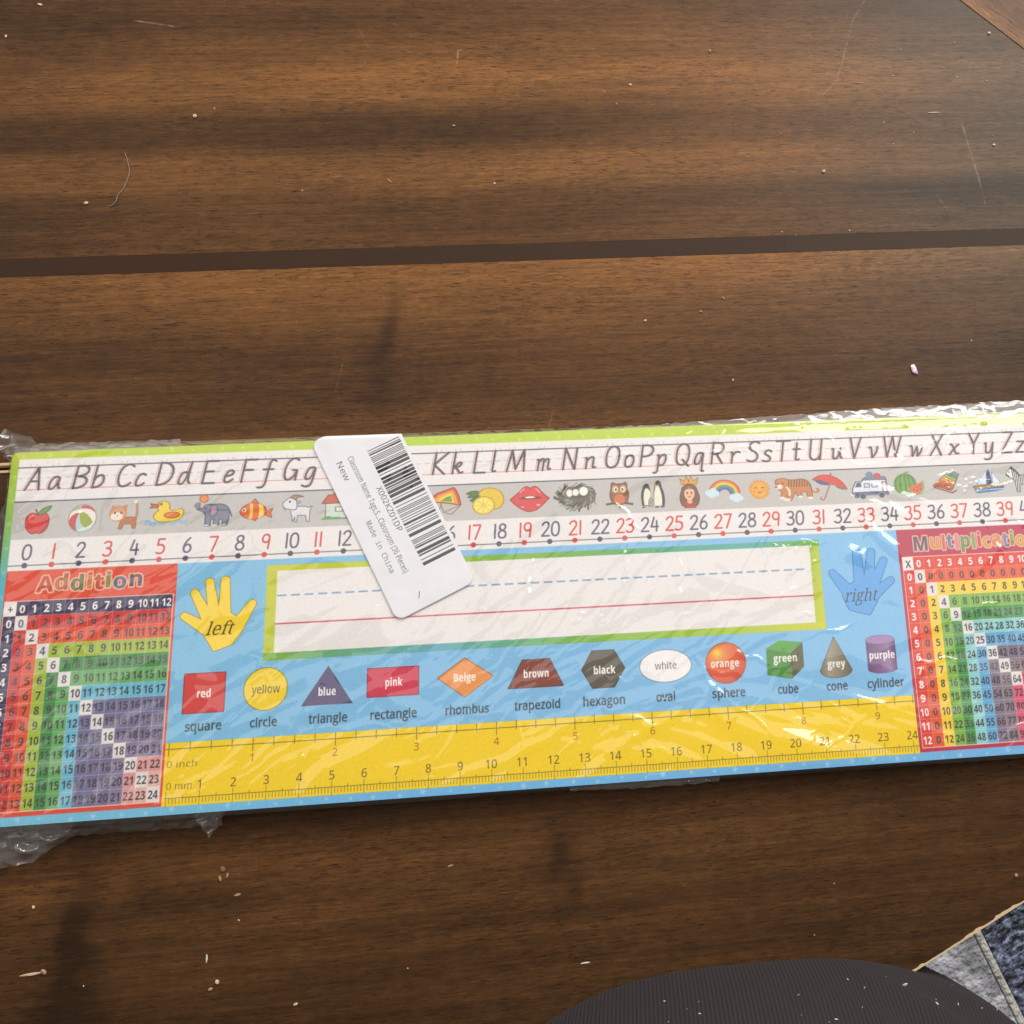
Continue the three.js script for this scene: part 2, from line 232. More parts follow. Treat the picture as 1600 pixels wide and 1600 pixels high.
  for (const k in at) {
    stroke(G[k], at[k] - .07, -10.16, .77, .17, .018, 'rgba(206,100,96,.85)'); stroke(G[k], at[k] + .05, -10.12, .77, .17, .016, 'rgba(206,100,96,.6)', [.12, .06]);
    line([[at[k] + .12, -11.02], [at[k] + .12, -10.95]], .012, '#a87a80'); line([[at[k] + .3, -11.03], [at[k] + .3, -10.96]], .012, '#a87a80');
  }
  for (const k in at) stroke(G[k], at[k], -10.14, .77, .17, .069, '#4c484e');
  // number line
  const dotX = (k) => k <= 10 ? -4.89 + .83 * k + .0003 * k * k : 3.44 + (k - 10) * .8575 - (k > 20 ? (k - 20) * .0021 : 0);
  line([[L, -7.6], [R, -7.6]], .03, '#56525c');
  for (let k = 0; k <= 40; k++) {
    const col = k % 2 ? '#d2453f' : '#55516a', x = dotX(k), s = String(k);
    ell(x, -7.6, .09, .09, k % 2 ? '#d8423e' : '#45425c');
    const w = [...s].map((q) => q === '1' ? .2 : .56); let p = x - .5 * .47 * (w.reduce((a, b) => a + b) + .14 * (s.length - 1)) + .02;
    [...s].forEach((q, i) => { stroke(D[+q], p + .01, -7.8, .48, .06, .06, col); p += .47 * (w[i] + .14); });
  }
  // little pictures, each in a box of 100 x 100
  const box = (x0, y0, x1, y1, f) => { c.save(); c.translate(x0, y0); c.scale((x1 - x0) / 100, (y1 - y0) / 100); f(); c.restore(); };
  const p = (d, f, s, w = 3) => { const q = new Path2D(d); if (f) { c.fillStyle = f; c.fill(q); } if (s) { c.lineWidth = w; c.strokeStyle = s; c.stroke(q); } };
  const el = (x, y, rx, ry, f, s, w = 3) => ell(x, y, rx, ry, f, s, w);
  const inside = (d, f) => { c.save(); c.clip(new Path2D(d)); f(); c.restore(); };
  box(-5.05, -9.57, -4.23, -8.62, () => { p('M50 32C30 14 4 26 5 56C7 86 30 101 43 96Q50 93 57 96C75 101 96 80 95 54C95 26 70 16 50 32Z', '#d63a33', '#8a2320'); p('M18 50Q20 34 34 32', null, '#f0877c', 5); p('M70 90Q88 78 88 55', null, '#a82a28', 6); p('M50 33Q47 16 40 12', null, '#6a4a2c', 6); p('M52 26Q62 4 100 0Q92 26 55 30Z', '#5c9440', '#33602a'); });
  box(-3.69, -9.58, -2.79, -8.62, () => { el(50, 50, 48, 48, '#efe6dc', '#8d8a80'); p('M40 30Q10 30 4 58Q8 85 34 94Q20 60 40 30Z', '#c9434a'); p('M40 30Q60 20 86 62Q88 72 62 84Q36 70 40 30Z', '#9aa838'); p('M38 30Q22 60 34 94L54 82Q34 60 38 30Z', '#a9d3da'); p('M42 6Q80 -2 94 32Q74 12 44 16Z', '#c9505a'); p('M8 30Q20 8 42 6L40 18Q22 18 8 30Z', '#9db58e'); p('M36 96Q60 84 84 84Q66 100 36 96Z', '#bfe0e4'); el(40, 26, 7, 5, '#fff'); });
  box(-2.42, -9.65, -1.46, -8.66, () => { p('M78 80Q96 60 92 30Q90 8 86 4', null, '#c08052', 9); el(86, 5, 6, 6, '#efe4d8'); p('M34 98L40 66Q60 50 92 62L90 98H80L74 82L52 82L46 98Z', '#b9703e', '#8d5a38', 2); el(30, 44, 28, 26, '#d49a6a', '#b07a4c', 2); p('M4 40L10 14L26 24ZM40 22L60 12L56 40Z', '#c78650'); el(26, 54, 20, 14, '#f3e4d6'); el(20, 42, 3, 4, '#4a3526'); el(40, 42, 3, 4, '#4a3526'); el(28, 52, 3, 2, '#b4625a'); });
  box(-1.25, -9.61, .08, -8.74, () => { for (const y of [84, 92]) p(`M0 ${y}q6 -12 12 0q6 10 12 0q6 -12 12 0q6 10 12 0q6 -12 12 0q6 10 12 0q6 -12 12 0q6 10 16 -4`, null, '#7db4d4', 4); p('M24 78Q10 60 30 40Q16 20 32 6Q54 -2 56 26Q54 40 62 42Q76 44 84 34L90 46Q92 76 66 84Q40 90 24 78Z', '#f4d02e', '#a98a1c'); el(62, 60, 18, 12, '#e07b2c', '#b05418'); p('M28 18L10 12L14 22L8 30L28 28Z', '#d25a2e', '#8d3a1c'); el(34, 15, 4, 5, '#333'); el(33, 14, 1.4, 2, '#fff'); });
  box(.27, -9.71, 1.52, -8.64, () => { el(24, 10, 11, 12, '#e58a34', '#b4601c'); p('M30 98V62Q24 50 20 50Q2 44 6 30Q20 34 12 38Q24 46 24 40Q30 24 50 30Q80 24 90 46Q94 70 86 98H74V78L66 78V96H52V74L44 80V98Z', '#7c7d90', '#4e4f60'); p('M3 32Q10 20 14 28Q6 32 10 38', null, '#7c7d90', 8); p('M44 34Q64 28 60 56Q50 76 40 62Z', '#8e8fa2', '#55566a'); el(50, 50, 6, 8, '#dd7f9a'); p('M90 48Q96 60 98 70', null, '#55566a', 4); el(30, 42, 2.5, 3, '#222'); for (const x of [34, 56, 78]) p(`M${x - 4} 96h8`, null, '#d9d6dc', 4); });
  box(1.72, -9.54, 2.81, -8.76, () => { p('M78 60L100 46L94 66L98 88L78 74Z', '#dd6a26', '#9c3f14'); p('M34 20L46 2L60 26Z', '#dd6a26', '#9c3f14'); p('M40 92L50 100L56 82Z', '#dd6a26', '#9c3f14'); const b = 'M2 56Q14 16 50 20Q80 30 82 62Q72 92 40 92Q10 88 2 56Z'; p(b, '#dd6426', '#9c3f14'); inside(b, () => { p('M28 10Q38 56 26 100L38 100Q46 56 38 10Z', '#f4c23c'); p('M54 10Q66 56 54 100L72 100Q78 56 66 10Z', '#f4d24a'); }); el(15, 50, 6, 8, '#fff'); el(14, 50, 3, 5, '#222'); });
  box(3.09, -9.63, 4.11, -8.65, () => { p('M36 98L34 76Q26 60 32 50L50 44Q70 40 86 48L99 44L92 56L90 98H82L78 76H52L50 98H44L44 80Z', '#dedee2', '#77777f'); p('M40 56L14 50Q0 40 4 30L22 12L44 14Q52 30 48 52Z', '#e2e2e6', '#77777f'); p('M28 10Q40 -4 70 10Q50 6 44 20Z', '#a98a66', '#75593c'); p('M46 22L62 28L50 34Z', '#d4d0d4', '#77777f'); el(26, 26, 3, 4, '#222'); p('M6 44Q10 60 16 52', null, '#88888f', 3); });
  box(4.41, -9.6, 5.91, -8.62, () => { p('M8 34H78V88H8Z', '#cfdccf', '#8f948c'); p('M0 34L14 4H26V-2H36V4H80L92 34Z', '#cf5a3a', '#8e3a26'); p('M30 48H46V64H30Z', '#e7e7d2', '#7a8a7a'); p('M54 46H68V88H54Z', '#7fb6a8', '#4e7f74'); p('M0 92Q10 72 24 84Q40 80 50 92Z', '#5f9c48'); p('M0 90H90', null, '#7f9a66', 4); });
  box(7.85, -9.65, 9.05, -8.66, () => { p('M0 50L30 20L78 0Q92 18 98 64L40 52Z', '#d8542e', '#8e3218'); p('M14 48L36 26L74 10Q84 24 90 60L44 50Z', '#f0a02e'); p('M30 47L44 32L70 20L80 54L46 48Z', '#f2d63a'); p('M42 47L56 34L70 30L74 51Z', '#5fa048'); p('M98 64L72 96L50 88L40 52M98 64Q70 76 50 88M44 54L36 84Q28 92 20 90', null, '#8a7866', 3); });
  box(9.21, -9.59, 10.48, -8.65, () => { p('M0 20Q18 6 34 14L36 24Q14 40 4 34L12 26Z', '#4f7a34', '#2f5420'); p('M10 46L34 24L36 30Q30 48 18 52Z', '#4a7030', '#2f5420'); p('M32 22Q44 -4 70 2Q100 12 100 50Q96 80 76 82Q50 70 32 22Z', '#e6c226', '#a88a14'); el(46, 66, 29, 33, '#f0d23a', '#b8961c'); el(45, 66, 23, 27, '#f5e27a'); for (let a = 0; a < 8; a++) p(`M45 66L${45 + 20 * Math.cos(a * .785)} ${66 + 24 * Math.sin(a * .785)}`, null, '#e8c832', 4); });
  box(10.69, -9.58, 12.03, -8.67, () => { p('M0 50Q18 30 34 6Q46 -6 52 10Q62 -8 72 8Q86 36 100 48Q82 78 66 94Q48 104 34 92Q16 78 0 50Z', '#d8403c', '#9c2622'); p('M22 48Q36 36 52 42Q68 36 84 47Q60 56 22 48Z', '#7c1f1f'); p('M36 43Q50 36 66 43Q60 48 50 47Q42 48 36 43Z', '#f5efe4'); p('M26 22Q32 14 36 10M66 10Q72 16 76 26', null, '#f1938a', 5); el(32, 80, 4, 3, '#f6b6ae'); el(72, 74, 5, 4, '#f6b6ae'); });
  box(12.32, -9.62, 13.64, -8.71, () => { p('M2 34Q20 6 50 12Q84 6 98 32Q104 66 86 86Q50 100 16 86Q-4 62 2 34Z', '#68645a'); seed = 21; for (let i = 0; i < 70; i++) { const q = rr(0, 6.3), k = i % 2 ? 1 : rr(.5, .95), x = 50 + 47 * k * Math.cos(q), y = 52 + 42 * k * Math.sin(q), a = q + rr(.6, 1.6); p(`M${x} ${y}l${16 * Math.cos(a)} ${20 * Math.sin(a)}`, null, ['#3f3b34', '#a39c8a', '#6a655a'][i % 3], 4); } p('M20 38Q50 20 84 36Q80 60 50 58Q24 58 20 38Z', '#4c473f'); el(31, 38, 9, 15, '#f3f1ea', '#9a968c', 2); el(47, 36, 9, 14, '#efede4', '#9a968c', 2); el(68, 32, 12, 18, '#f5f3ec', '#9a968c', 2); });
  box(14.01, -9.62, 14.9, -8.64, () => { p('M0 82Q50 74 100 84', null, '#6b4a34', 8); p('M22 78Q6 50 18 26Q16 8 24 2Q34 10 50 8Q66 10 76 2Q84 10 80 26Q94 50 78 78Q50 92 22 78Z', '#8e5f3e', '#5f3c26'); p('M30 76Q24 48 50 46Q76 48 70 76Q50 88 30 76Z', '#d6723f'); el(35, 28, 13, 14, '#d9b184'); el(65, 28, 13, 14, '#d9b184'); el(36, 29, 7, 8, '#fff6e0'); el(64, 29, 7, 8, '#fff6e0'); el(37, 29, 3.6, 5, '#3c2a1c'); el(63, 29, 3.6, 5, '#3c2a1c'); p('M46 36L54 36L50 46Z', '#e2a13c'); p('M42 80L50 100L58 80Z', '#6b4630'); });
  box(15.19, -9.63, 16.07, -8.63, () => { p('M6 92Q-4 50 12 22Q22 6 34 16Q42 30 40 60L38 94Z', '#3c3c38'); p('M14 90Q8 50 20 30Q34 26 40 44L40 92Z', '#efe8d4'); p('M60 96Q46 60 56 26Q58 2 74 2Q86 8 86 26Q102 60 94 94Z', '#3c3c38'); p('M58 94Q48 60 60 28Q70 16 76 26Q90 60 84 94Z', '#f1ead6'); p('M32 96Q28 70 40 62Q52 66 50 96Z', '#a8a596', '#77746a', 2); p('M54 14L62 10L62 20Z', '#d8a23c'); p('M58 98h12M80 98h12M6 97h10', null, '#3a3a36', 4); p('M60 24Q68 20 74 24', null, '#e5c04a', 5); });
  box(16.53, -9.66, 17.29, -8.56, () => { p('M16 92Q-4 70 12 46Q14 24 50 22Q86 24 88 46Q106 70 84 92Z', '#7a5236', '#54361f'); p('M22 100Q24 76 50 74Q78 76 80 100Z', '#b04234'); p('M38 80Q50 92 62 80L60 66H40Z', '#e6b08c'); el(50, 52, 24, 22, '#efbd98'); p('M24 50Q30 28 50 32Q72 28 78 50Q74 36 50 36Q28 36 24 50Z', '#7a5236'); p('M16 22L8 2L30 12L38 -6L50 10L62 -6L70 12L94 2L84 24Q50 16 16 22Z', '#e3a536', '#a06c1c'); el(40, 50, 3, 4, '#3a2a20'); el(60, 50, 3, 4, '#3a2a20'); p('M44 62Q50 66 56 62', null, '#c04a4a', 3); el(50, 12, 4, 4, '#c8372f'); });
  box(17.5, -9.57, 18.77, -8.69, () => { ['#d2513a', '#e88a34', '#f2cf3e', '#74a848', '#4f7ab4', '#6a5a98'].forEach((k, i) => { c.beginPath(); c.ellipse(52, 62, 42 - i * 5, 56 - i * 7, -.05, Math.PI, 2 * Math.PI - .02); c.lineWidth = 6.5; c.strokeStyle = k; c.stroke(); }); for (const [x, y] of [[8, 56], [20, 48], [28, 60], [16, 66]]) el(x, y, 10, 12, '#cfe6ee'); for (const [x, y] of [[74, 78], [86, 72], [94, 82], [84, 88]]) el(x, y, 10, 11, '#cfe6ee'); });
  box(18.99, -9.52, 19.82, -8.73, () => { c.beginPath(); for (let i = 0; i < 36; i++) { const a = i * Math.PI / 18, q = i % 2 ? 39 : 50; c.lineTo(50 + q * Math.cos(a), 50 + q * Math.sin(a)); } c.closePath(); c.fillStyle = '#e0992e'; c.fill(); el(50, 50, 36, 36, '#eda93a', '#cf8420', 2); p('M28 44Q34 34 40 44M60 44Q66 34 72 44M44 60Q50 70 58 60', null, '#8e4c1c', 4); el(28, 56, 6, 4, '#e28a4a'); el(72, 56, 6, 4, '#e28a4a'); });
  box(19.95, -9.53, 21.56, -8.64, () => { p('M78 40Q84 70 94 66Q102 58 95 52', null, '#c07a42', 6); const b = 'M4 30Q-2 6 14 4Q22 0 28 8Q40 14 60 8Q78 10 82 40L84 88H74L70 62Q62 66 58 64L62 82H52L46 60L36 96H26L28 74L20 84H12L16 60Q6 50 4 30Z'; p(b, '#c98148', '#80502c', 2); inside(b, () => { for (let x = 32; x < 84; x += 6) p(`M${x} 4Q${x + 3} 24 ${x - 1} 40`, null, '#6a4326', 2.2); }); el(11, 38, 8, 10, '#f0dfc8'); el(27, 92, 8, 6, '#efe2cc'); el(16, 84, 6, 6, '#efe2cc'); el(57, 82, 6, 5, '#efe2cc'); el(79, 88, 7, 5, '#efe2cc'); p('M28 40Q36 60 32 74', null, '#eddcc4', 5); el(8, 26, 2, 3, '#222'); el(19, 25, 2, 3, '#222'); el(4, 38, 3, 3, '#5a3020'); });
  box(21.34, -9.6, 22.58, -8.62, () => { p('M0 20Q20 -4 52 6Q90 22 100 62L60 46L24 30Z', '#d6473a', '#94302a', 2); p('M4 20Q30 20 60 46L24 40Q8 30 4 20Z', '#5b5478'); p('M60 46L84 56L72 52Z', '#7fc6c8'); p('M46 38L66 46L70 58L50 44Z', '#9fd0d0'); p('M66 46L100 62L84 62L70 54Z', '#62805c'); p('M52 36L34 86Q30 100 22 96Q18 90 22 86', null, '#b4685a', 4); p('M54 6L56 -2', null, '#94302a', 3); });
  box(22.71, -9.62, 24.1, -8.62, () => { p('M4 76Q2 66 8 52L14 36H30L34 30H94L98 86H6Z', '#e4e4ea', '#5a586e'); p('M30 30L40 20H92L96 32Z', '#7e7e98', '#5a586e', 2); el(52, 12, 10, 12, '#6f88a8'); el(72, 16, 10, 10, '#c4564a'); p('M12 54L17 40H28V56H10Z', '#545878'); p('M36 44H50V58H36ZM56 44H70V58H56Z', '#c9d6e6', '#5a586e', 2); p('M6 74H98V84H6Z', '#65658a'); p('M84 40H94M84 52H94M84 64H94M84 38V72M94 38V72', null, '#7a6a5a', 3); el(14, 86, 8, 10, '#4a4458'); el(30, 90, 8, 10, '#4a4458', '#9a96a8', 2); el(80, 88, 8, 10, '#4a4458', '#9a96a8', 2); p('M0 76H12V82H0Z', '#7a7a90'); });
  box(24.29, -9.58, 25.39, -8.68, () => { const b = 'M2 54A37 44 0 1 0 76 54A37 44 0 1 0 2 54Z'; p(b, '#76a344', '#4c7a32', 2); inside(b, () => { for (const k of [-28, -14, 0, 14, 28]) { c.beginPath(); c.ellipse(38, 54, Math.abs(k) + 3, 44, 0, k < 0 ? Math.PI / 2 : -Math.PI / 2, k < 0 ? Math.PI * 1.5 : Math.PI / 2); c.lineWidth = 5; c.strokeStyle = '#4f8036'; c.stroke(); } }); p('M38 10Q44 -2 52 4M42 6Q52 8 56 2', null, '#6a9a4a', 3); p('M46 70L98 44Q106 78 84 96Q60 106 46 70Z', '#dd6a4a'); p('M46 70Q60 106 84 96Q106 78 98 44', null, '#7fb06a', 5); for (const [x, y] of [[66, 76], [78, 68], [88, 62], [76, 82], [88, 76]]) el(x, y, 2, 2.6, '#4a2a20'); });
  box(25.71, -9.5, 26.95, -8.69, () => { const k = ['#b4482e', '#c65a30', '#d87a34', '#e09a3c', '#dcb44a', '#a8b45a', '#6f9a6a', '#6a94a0']; for (let i = 0; i < 8; i++) { const x = 2 + i * 7, y = 62 - i * 8.6, w = 62 - i * 4; p(`M${x} ${y}L${x + 8} ${y - 10}L${x + w} ${y + 12}L${x + w - 8} ${y + 26}Z`, k[i], '#6e4a34', 2); } p('M6 70L58 98L70 88', null, '#8e5030', 6); });
  box(27.2, -9.58, 28.38, -8.65, () => { p('M56 2Q66 40 64 66H48Q44 30 56 2Z', '#3e4a78'); p('M50 8Q30 40 16 66H46Z', '#d6e2ee', '#8a96ac', 2); p('M66 16Q82 40 92 64H67Z', '#dfe8ee', '#8a96ac', 2); p('M2 72L98 62L100 74Q60 84 8 84Z', '#b98a4a', '#80602f', 2); p('M6 84Q40 78 100 76V88Q50 102 8 98Z', '#4a78ae'); p('M8 94Q50 84 98 86', null, '#cfe0ee', 3); });
  box(28.53, -9.61, 29.5, -8.62, () => { const b = 'M34 98L30 60Q18 40 14 44L2 34Q-2 24 8 16L20 8L24 0L30 10Q44 24 50 36Q70 30 92 40L96 98H86L80 70H52L46 98Z'; p(b, '#efece6', '#4a4744', 2); inside(b, () => { for (let i = 0; i < 12; i++) p(`M${22 + i * 7} ${4 + i * 3}Q${30 + i * 7} ${40} ${20 + i * 7} ${98}`, null, '#3a3836', 3.4); }); p('M20 6Q40 16 50 36', null, '#3a3836', 6); el(12, 22, 2.5, 3, '#222'); p('M0 32L10 40', null, '#3a3836', 6); });
  // middle: sky blue field with the name box, hands and shapes
  rect(-.1, -7.43, 24.19, -1.68, grad(0, 0, 24.2, 0, [[0, '#7dbde2'], [.5, '#83bde6'], [1, '#86c0ea']]));
  rect(2.72, -7.22, 21.36, -4.09, grad(2.72, -7.2, 21.36, -4.1, [[0, '#cccc1e'], [.12, '#9fbf2e'], [.28, '#6fae5c'], [.44, '#5fa9b4'], [.58, '#6faa62'], [.72, '#8cba32'], [.88, '#5da86a'], [1, '#d2d024']]));
  rect(2.72, -7.22, 9.5, -7.02, grad(2.72, 0, 9.5, 0, [[0, '#cfcc1c'], [.6, '#bcc926'], [1, '#8cba34']]));
  rect(9.5, -7.22, 21.36, -7.02, grad(9.5, 0, 21.36, 0, [[0, '#8cba34'], [.3, '#6fae44'], [.55, '#4fa886'], [.8, '#5aaca8'], [1, '#74b23a']]));
  rect(2.72, -4.33, 21.36, -4.09, grad(2.72, 0, 21.36, 0, [[0, '#84b43a'], [.12, '#5fa67a'], [.3, '#5fa9bb'], [.42, '#62ac8a'], [.6, '#86b832'], [.8, '#a8c62c'], [1, '#d2d024']]));
  rect(3.05, -7.03, 21.02, -4.33, '#ebe6e4');
  for (let x = 3.08; x < 20.9; x += .435) line([[x + .02, -6.2], [Math.min(x + .27, 21), -6.2]], .055, '#7f9fc0');
  line([[3.05, -5.27], [21.02, -5.27]], .05, '#cf5568');
  function hand(f, o, fingers, palm) {
    const go = (extra, col) => { c.strokeStyle = c.fillStyle = col; c.lineJoin = c.lineCap = 'round';
      for (const [ax, ay, bx, by, ra, rb] of fingers) { const n = 14; for (let i = 0; i <= n; i++) { const q = i / n; c.beginPath(); c.arc(lerp(ax, bx, q), lerp(ay, by, q), lerp(ra, rb, q) + extra, 0, 7); c.fill(); } }
      c.beginPath(); palm.forEach(([x, y], i) => i ? c.lineTo(x, y) : c.moveTo(x, y)); c.closePath(); c.fill(); c.lineWidth = .16 + 2 * extra; c.stroke(); };
    go(.022, o); go(0, f);
  }
  hand('#f6d324', '#8d7d24', [[.19, -5.68, .95, -5.2, .12, .2], [.47, -6.42, 1.02, -5.4, .13, .2], [.92, -6.76, 1.14, -5.6, .13, .19], [1.42, -6.79, 1.44, -5.6, .14, .2], [2.3, -5.98, 1.75, -5.1, .13, .24]], [[.86, -5.14], [1.02, -5.62], [1.5, -5.72], [1.92, -5.4], [1.98, -5.2], [1.68, -4.74], [1.2, -4.58]]);
  text('left', 1.36, -5.22, .42, { font: 'serif', skew: -.3, color: '#3a3418', w: .86 });
  hand('#62a8e6', '#2f6ea8', [[21.76, -6.0, 22.4, -5.15, .13, .24], [22.68, -6.72, 22.7, -5.55, .14, .2], [23.2, -6.68, 23.0, -5.5, .14, .19], [23.62, -6.36, 23.1, -5.4, .13, .2], [23.82, -5.66, 23.1, -5.15, .12, .2]], [[22.12, -5.2], [22.35, -5.5], [22.7, -5.7], [23.1, -5.6], [23.28, -5.15], [22.92, -4.58], [22.3, -4.76]]);
  text('right', 22.72, -5.2, .42, { font: 'serif', skew: -.3, color: '#3f4c5a', w: 1.16 });
  const name = (s, x, w) => text(s, x, -2.15, .29, { w, color: '#3d464f', rim: '#3d464f', rimw: 4 });
  const inn = (s, x, y, w, col = '#f6f1ec') => text(s, x, y, .26, { w, color: col, bold: true });
  poly([[.32, -3.81], [1.59, -3.81], [1.59, -2.56], [.32, -2.56]], '#d43b38', '#9a3034', .03); inn('red', .95, -3.17, .46); name('square', .99, 1.13);
  ell(2.85, -3.19, .68, .68, '#f5d327', '#8d8430'); text('yellow', 2.86, -3.19, .26, { w: .88, color: '#4c4524' }); name('circle', 2.83, .86);
  poly([[4.79, -3.79], [5.57, -2.58], [3.99, -2.58]], '#4b3f70', '#54486a'); inn('blue', 4.77, -3.0, .58); name('triangle', 4.83, 1.22);
  poly([[6.03, -3.64], [7.67, -3.64], [7.67, -2.72], [6.03, -2.72]], '#d2304f', '#8d3448'); inn('pink', 6.87, -3.17, .56); name('rectangle', 6.88, 1.5);
  poly([[9.15, -3.81], [10.07, -3.18], [9.15, -2.54], [8.27, -3.2]], '#ee9a52', '#a86a40'); inn('Beige', 9.14, -3.18, .74); name('rhombus', 9.22, 1.42);
  poly([[11.02, -3.63], [11.92, -3.63], [12.36, -2.72], [10.55, -2.72]], '#8a4030', '#5a3a34'); inn('brown', 11.47, -3.16, .86); name('trapezoid', 11.5, 1.52);
  poly([[13.32, -3.8], [14.06, -3.8], [14.4, -3.18], [14.04, -2.57], [13.31, -2.57], [12.97, -3.18]], '#5e5648', '#4c463e'); inn('black', 13.72, -3.15, .74); name('hexagon', 13.68, 1.42);
  ell(15.77, -3.16, .87, .54, '#f4f0f0', '#868c98'); text('white', 15.78, -3.17, .24, { w: .74, color: '#6c645e' }); name('oval', 15.73, .66);
  { const g = c.createRadialGradient(17.5, -3.52, .02, 17.7, -3.3, .85); [[0, '#f8d434'], [.25, '#e88a30'], [.6, '#e25f34'], [1, '#cf4a2c']].forEach((k) => g.addColorStop(...k)); ell(17.81, -3.14, .68, .68, g, '#a8503a', .025); inn('orange', 17.78, -3.14, .98); name('sphere', 17.85, 1.14); }
  poly([[19.22, -3.53], [20.05, -3.34], [20.03, -2.47], [19.2, -2.65]], '#468a34'); poly([[19.22, -3.53], [19.67, -3.79], [20.49, -3.69], [20.05, -3.34]], '#5aa83e'); poly([[20.05, -3.34], [20.49, -3.69], [20.48, -2.86], [20.03, -2.47]], '#5a5a36'); inn('green', 19.86, -3.19, .84); name('cube', 19.87, .72);
  { c.beginPath(); c.moveTo(21.58, -3.81); c.lineTo(21.02, -2.66); c.bezierCurveTo(21.1, -2.34, 22.05, -2.34, 22.14, -2.66); c.closePath(); c.fillStyle = grad(21, 0, 22.15, 0, [[0, '#77705f'], [.3, '#a59c86'], [.55, '#968a74'], [1, '#6a6252']]); c.fill(); c.lineWidth = .02; c.strokeStyle = '#5f584c'; c.stroke(); inn('grey', 21.6, -2.9, .62); name('cone', 21.56, .75); }
  { rect(22.69, -3.62, 23.72, -2.62, grad(22.69, 0, 23.72, 0, [[0, '#6a4a78'], [.3, '#7d5a88'], [.75, '#9a7aa8'], [.88, '#7c5a88'], [1, '#65486f']])); ell(23.2, -2.62, .515, .15, grad(22.69, 0, 23.72, 0, [[0, '#6a4a78'], [.3, '#7d5a88'], [.75, '#9a7aa8'], [1, '#65486f']])); ell(23.2, -3.62, .515, .15, '#a884b8', '#7a5a88', .015); inn('purple', 23.22, -3.1, .92); name('cylinder', 23.25, 1.3); }
  // ruler
  rect(-.15, -1.68, 24.19, .24, '#f6d20c');
  const ink = '#7a6a20';
  line([[-.1, -1.487], [24.19, -1.487]], .022, ink); line([[-.05, 0], [24.19, 0]], .022, ink);
  for (let k = 0; k <= 38; k++) { const x = k * .635; line([[x, -1.68], [x, k % 4 ? -1.42 : -1.28]], .024, ink); }
  for (let k = 1; k < 10; k++) text(String(k), k * 2.54, -1.07, .24, { color: '#a85a22' });
  for (let k = 0; k <= 241; k++) { const x = k * .1; line([[x, k % 10 ? k % 5 ? 0 : -.08 : -.19], [x, k % 10 ? .17 : .24]], .017, ink); }
  for (let k = 1; k <= 24; k++) text(String(k), k - (k > 9 ? .02 : 0), -.36, .26, { color: '#5e5222' });
  text('0 inch', .42, -1.02, .2, { w: .95, color: 'rgba(110,92,30,.75)' }); text('0 mm', .38, -.36, .22, { w: .8, color: 'rgba(110,92,30,.75)' });
  // addition square
  rect(L - .0, -7.43, -.12, .22, '#e04a28'); rect(L, -6.5, -.12, .22, '#dd4a32');
  const title = (s, cols, x0, x1, y) => { let w = 0; const ws = [...s].map((q) => { c.font = 'bold 100px sans-serif'; const k = c.measureText(q).width; w += k; return k; }); let x = x0; [...s].forEach((q, i) => { const a = ws[i] / w * (x1 - x0); text(q, x + a / 2, y - (i % 2 ? .03 : -.02), .5, { bold: true, w: a * .98, color: cols[i % cols.length], outline: 'rgba(245,205,180,.85)', lw: 13, rim: 'rgba(70,50,40,.35)', rimw: 2 }); x += a; }); };
  title('Addition', ['#c9482c', '#c0704a', '#6f7a44', '#cf7a2c', '#c84a38', '#8a9446', '#5a6c88', '#6a5a68'], -4.45, -1.15, -6.97);
  function grid(op, x0, px, y0, py, val, head, cols, sgn) {
    const cell = (i, j, f, s, tcol) => { rect(x0 + (i - .5) * px, y0 + (j - .5) * py, x0 + (i + .5) * px, y0 + (j + .5) * py, f); text(s, x0 + i * px, y0 + j * py, .27, { bold: true, color: tcol, w: s.length > 1 ? .31 : undefined, sx: .85 }); };
    rect(x0 - px * .56, y0 - py * .56, x0 + 13.58 * px, y0 + 13.56 * py, '#f2c0ae');
    for (let j = 0; j < 14; j++) for (let i = 0; i < 14; i++) {
      if (!i && !j) { cell(0, 0, '#f1ece8', sgn, '#4a4452'); continue; }
      if (!j) { cell(i, 0, head[0], String(i - 1), '#f6f0ea'); continue; }
      if (!i) { cell(0, j, head[1] ?? head[0], String(j - 1), '#f6f0ea'); continue; }
      const a = i - 1, b = j - 1, m = Math.min(a, b);
      cell(i, j, a === b ? '#e6e0dd' : cols[m], String(val(a, b)), a === b ? '#4c4658' : '#453a3c');
    }
    for (let k = 0; k <= 14; k++) { line([[x0 + (k - .5) * px, y0 - .5 * py], [x0 + (k - .5) * px, y0 + 13.5 * py]], .014, 'rgba(255,240,230,.34)'); line([[x0 - .5 * px, y0 + (k - .5) * py], [x0 + 13.5 * px, y0 + (k - .5) * py]], .014, 'rgba(255,240,230,.34)'); }
  }
  grid('+', -5.17, .3675, -6.19, .4635, (a, b) => a + b, ['#3a3157', '#3a3157'], ['#d0352f', '#e0512c', '#a3bc34', '#3f8a44', '#64aa62', '#66b9d4', '#72739a', '#757094', '#786f92', '#857b9f', '#dd9a98', '#e2b4ac', '#e8c8c0'], '+');
  rect(24.19, -7.43, R + .06, .22, '#b92a4c');
  title('Multiplication', ['#5a5a66', '#d89a34', '#d8683a', '#5a84b0', '#d88a8a', '#5f9a54', '#7fa85c', '#c8504a', '#dba23a', '#d88a3a', '#6a8ab0', '#88a848', '#d8a53a', '#c86a5a'], 24.72, 29.35, -6.93);
  grid('x', 24.5, .3785, -6.2, .4645, (a, b) => a * b, ['#dc3c30', '#dc3c30'], ['#e4582e', '#f4cf2c', '#7db53e', '#439648', '#8fd0d2', '#62addd', '#84788e', '#8c7c88', '#e0587a', '#dd8a9a', '#d8a0a0', '#d8b0a0', '#e0c0b0'], 'X');
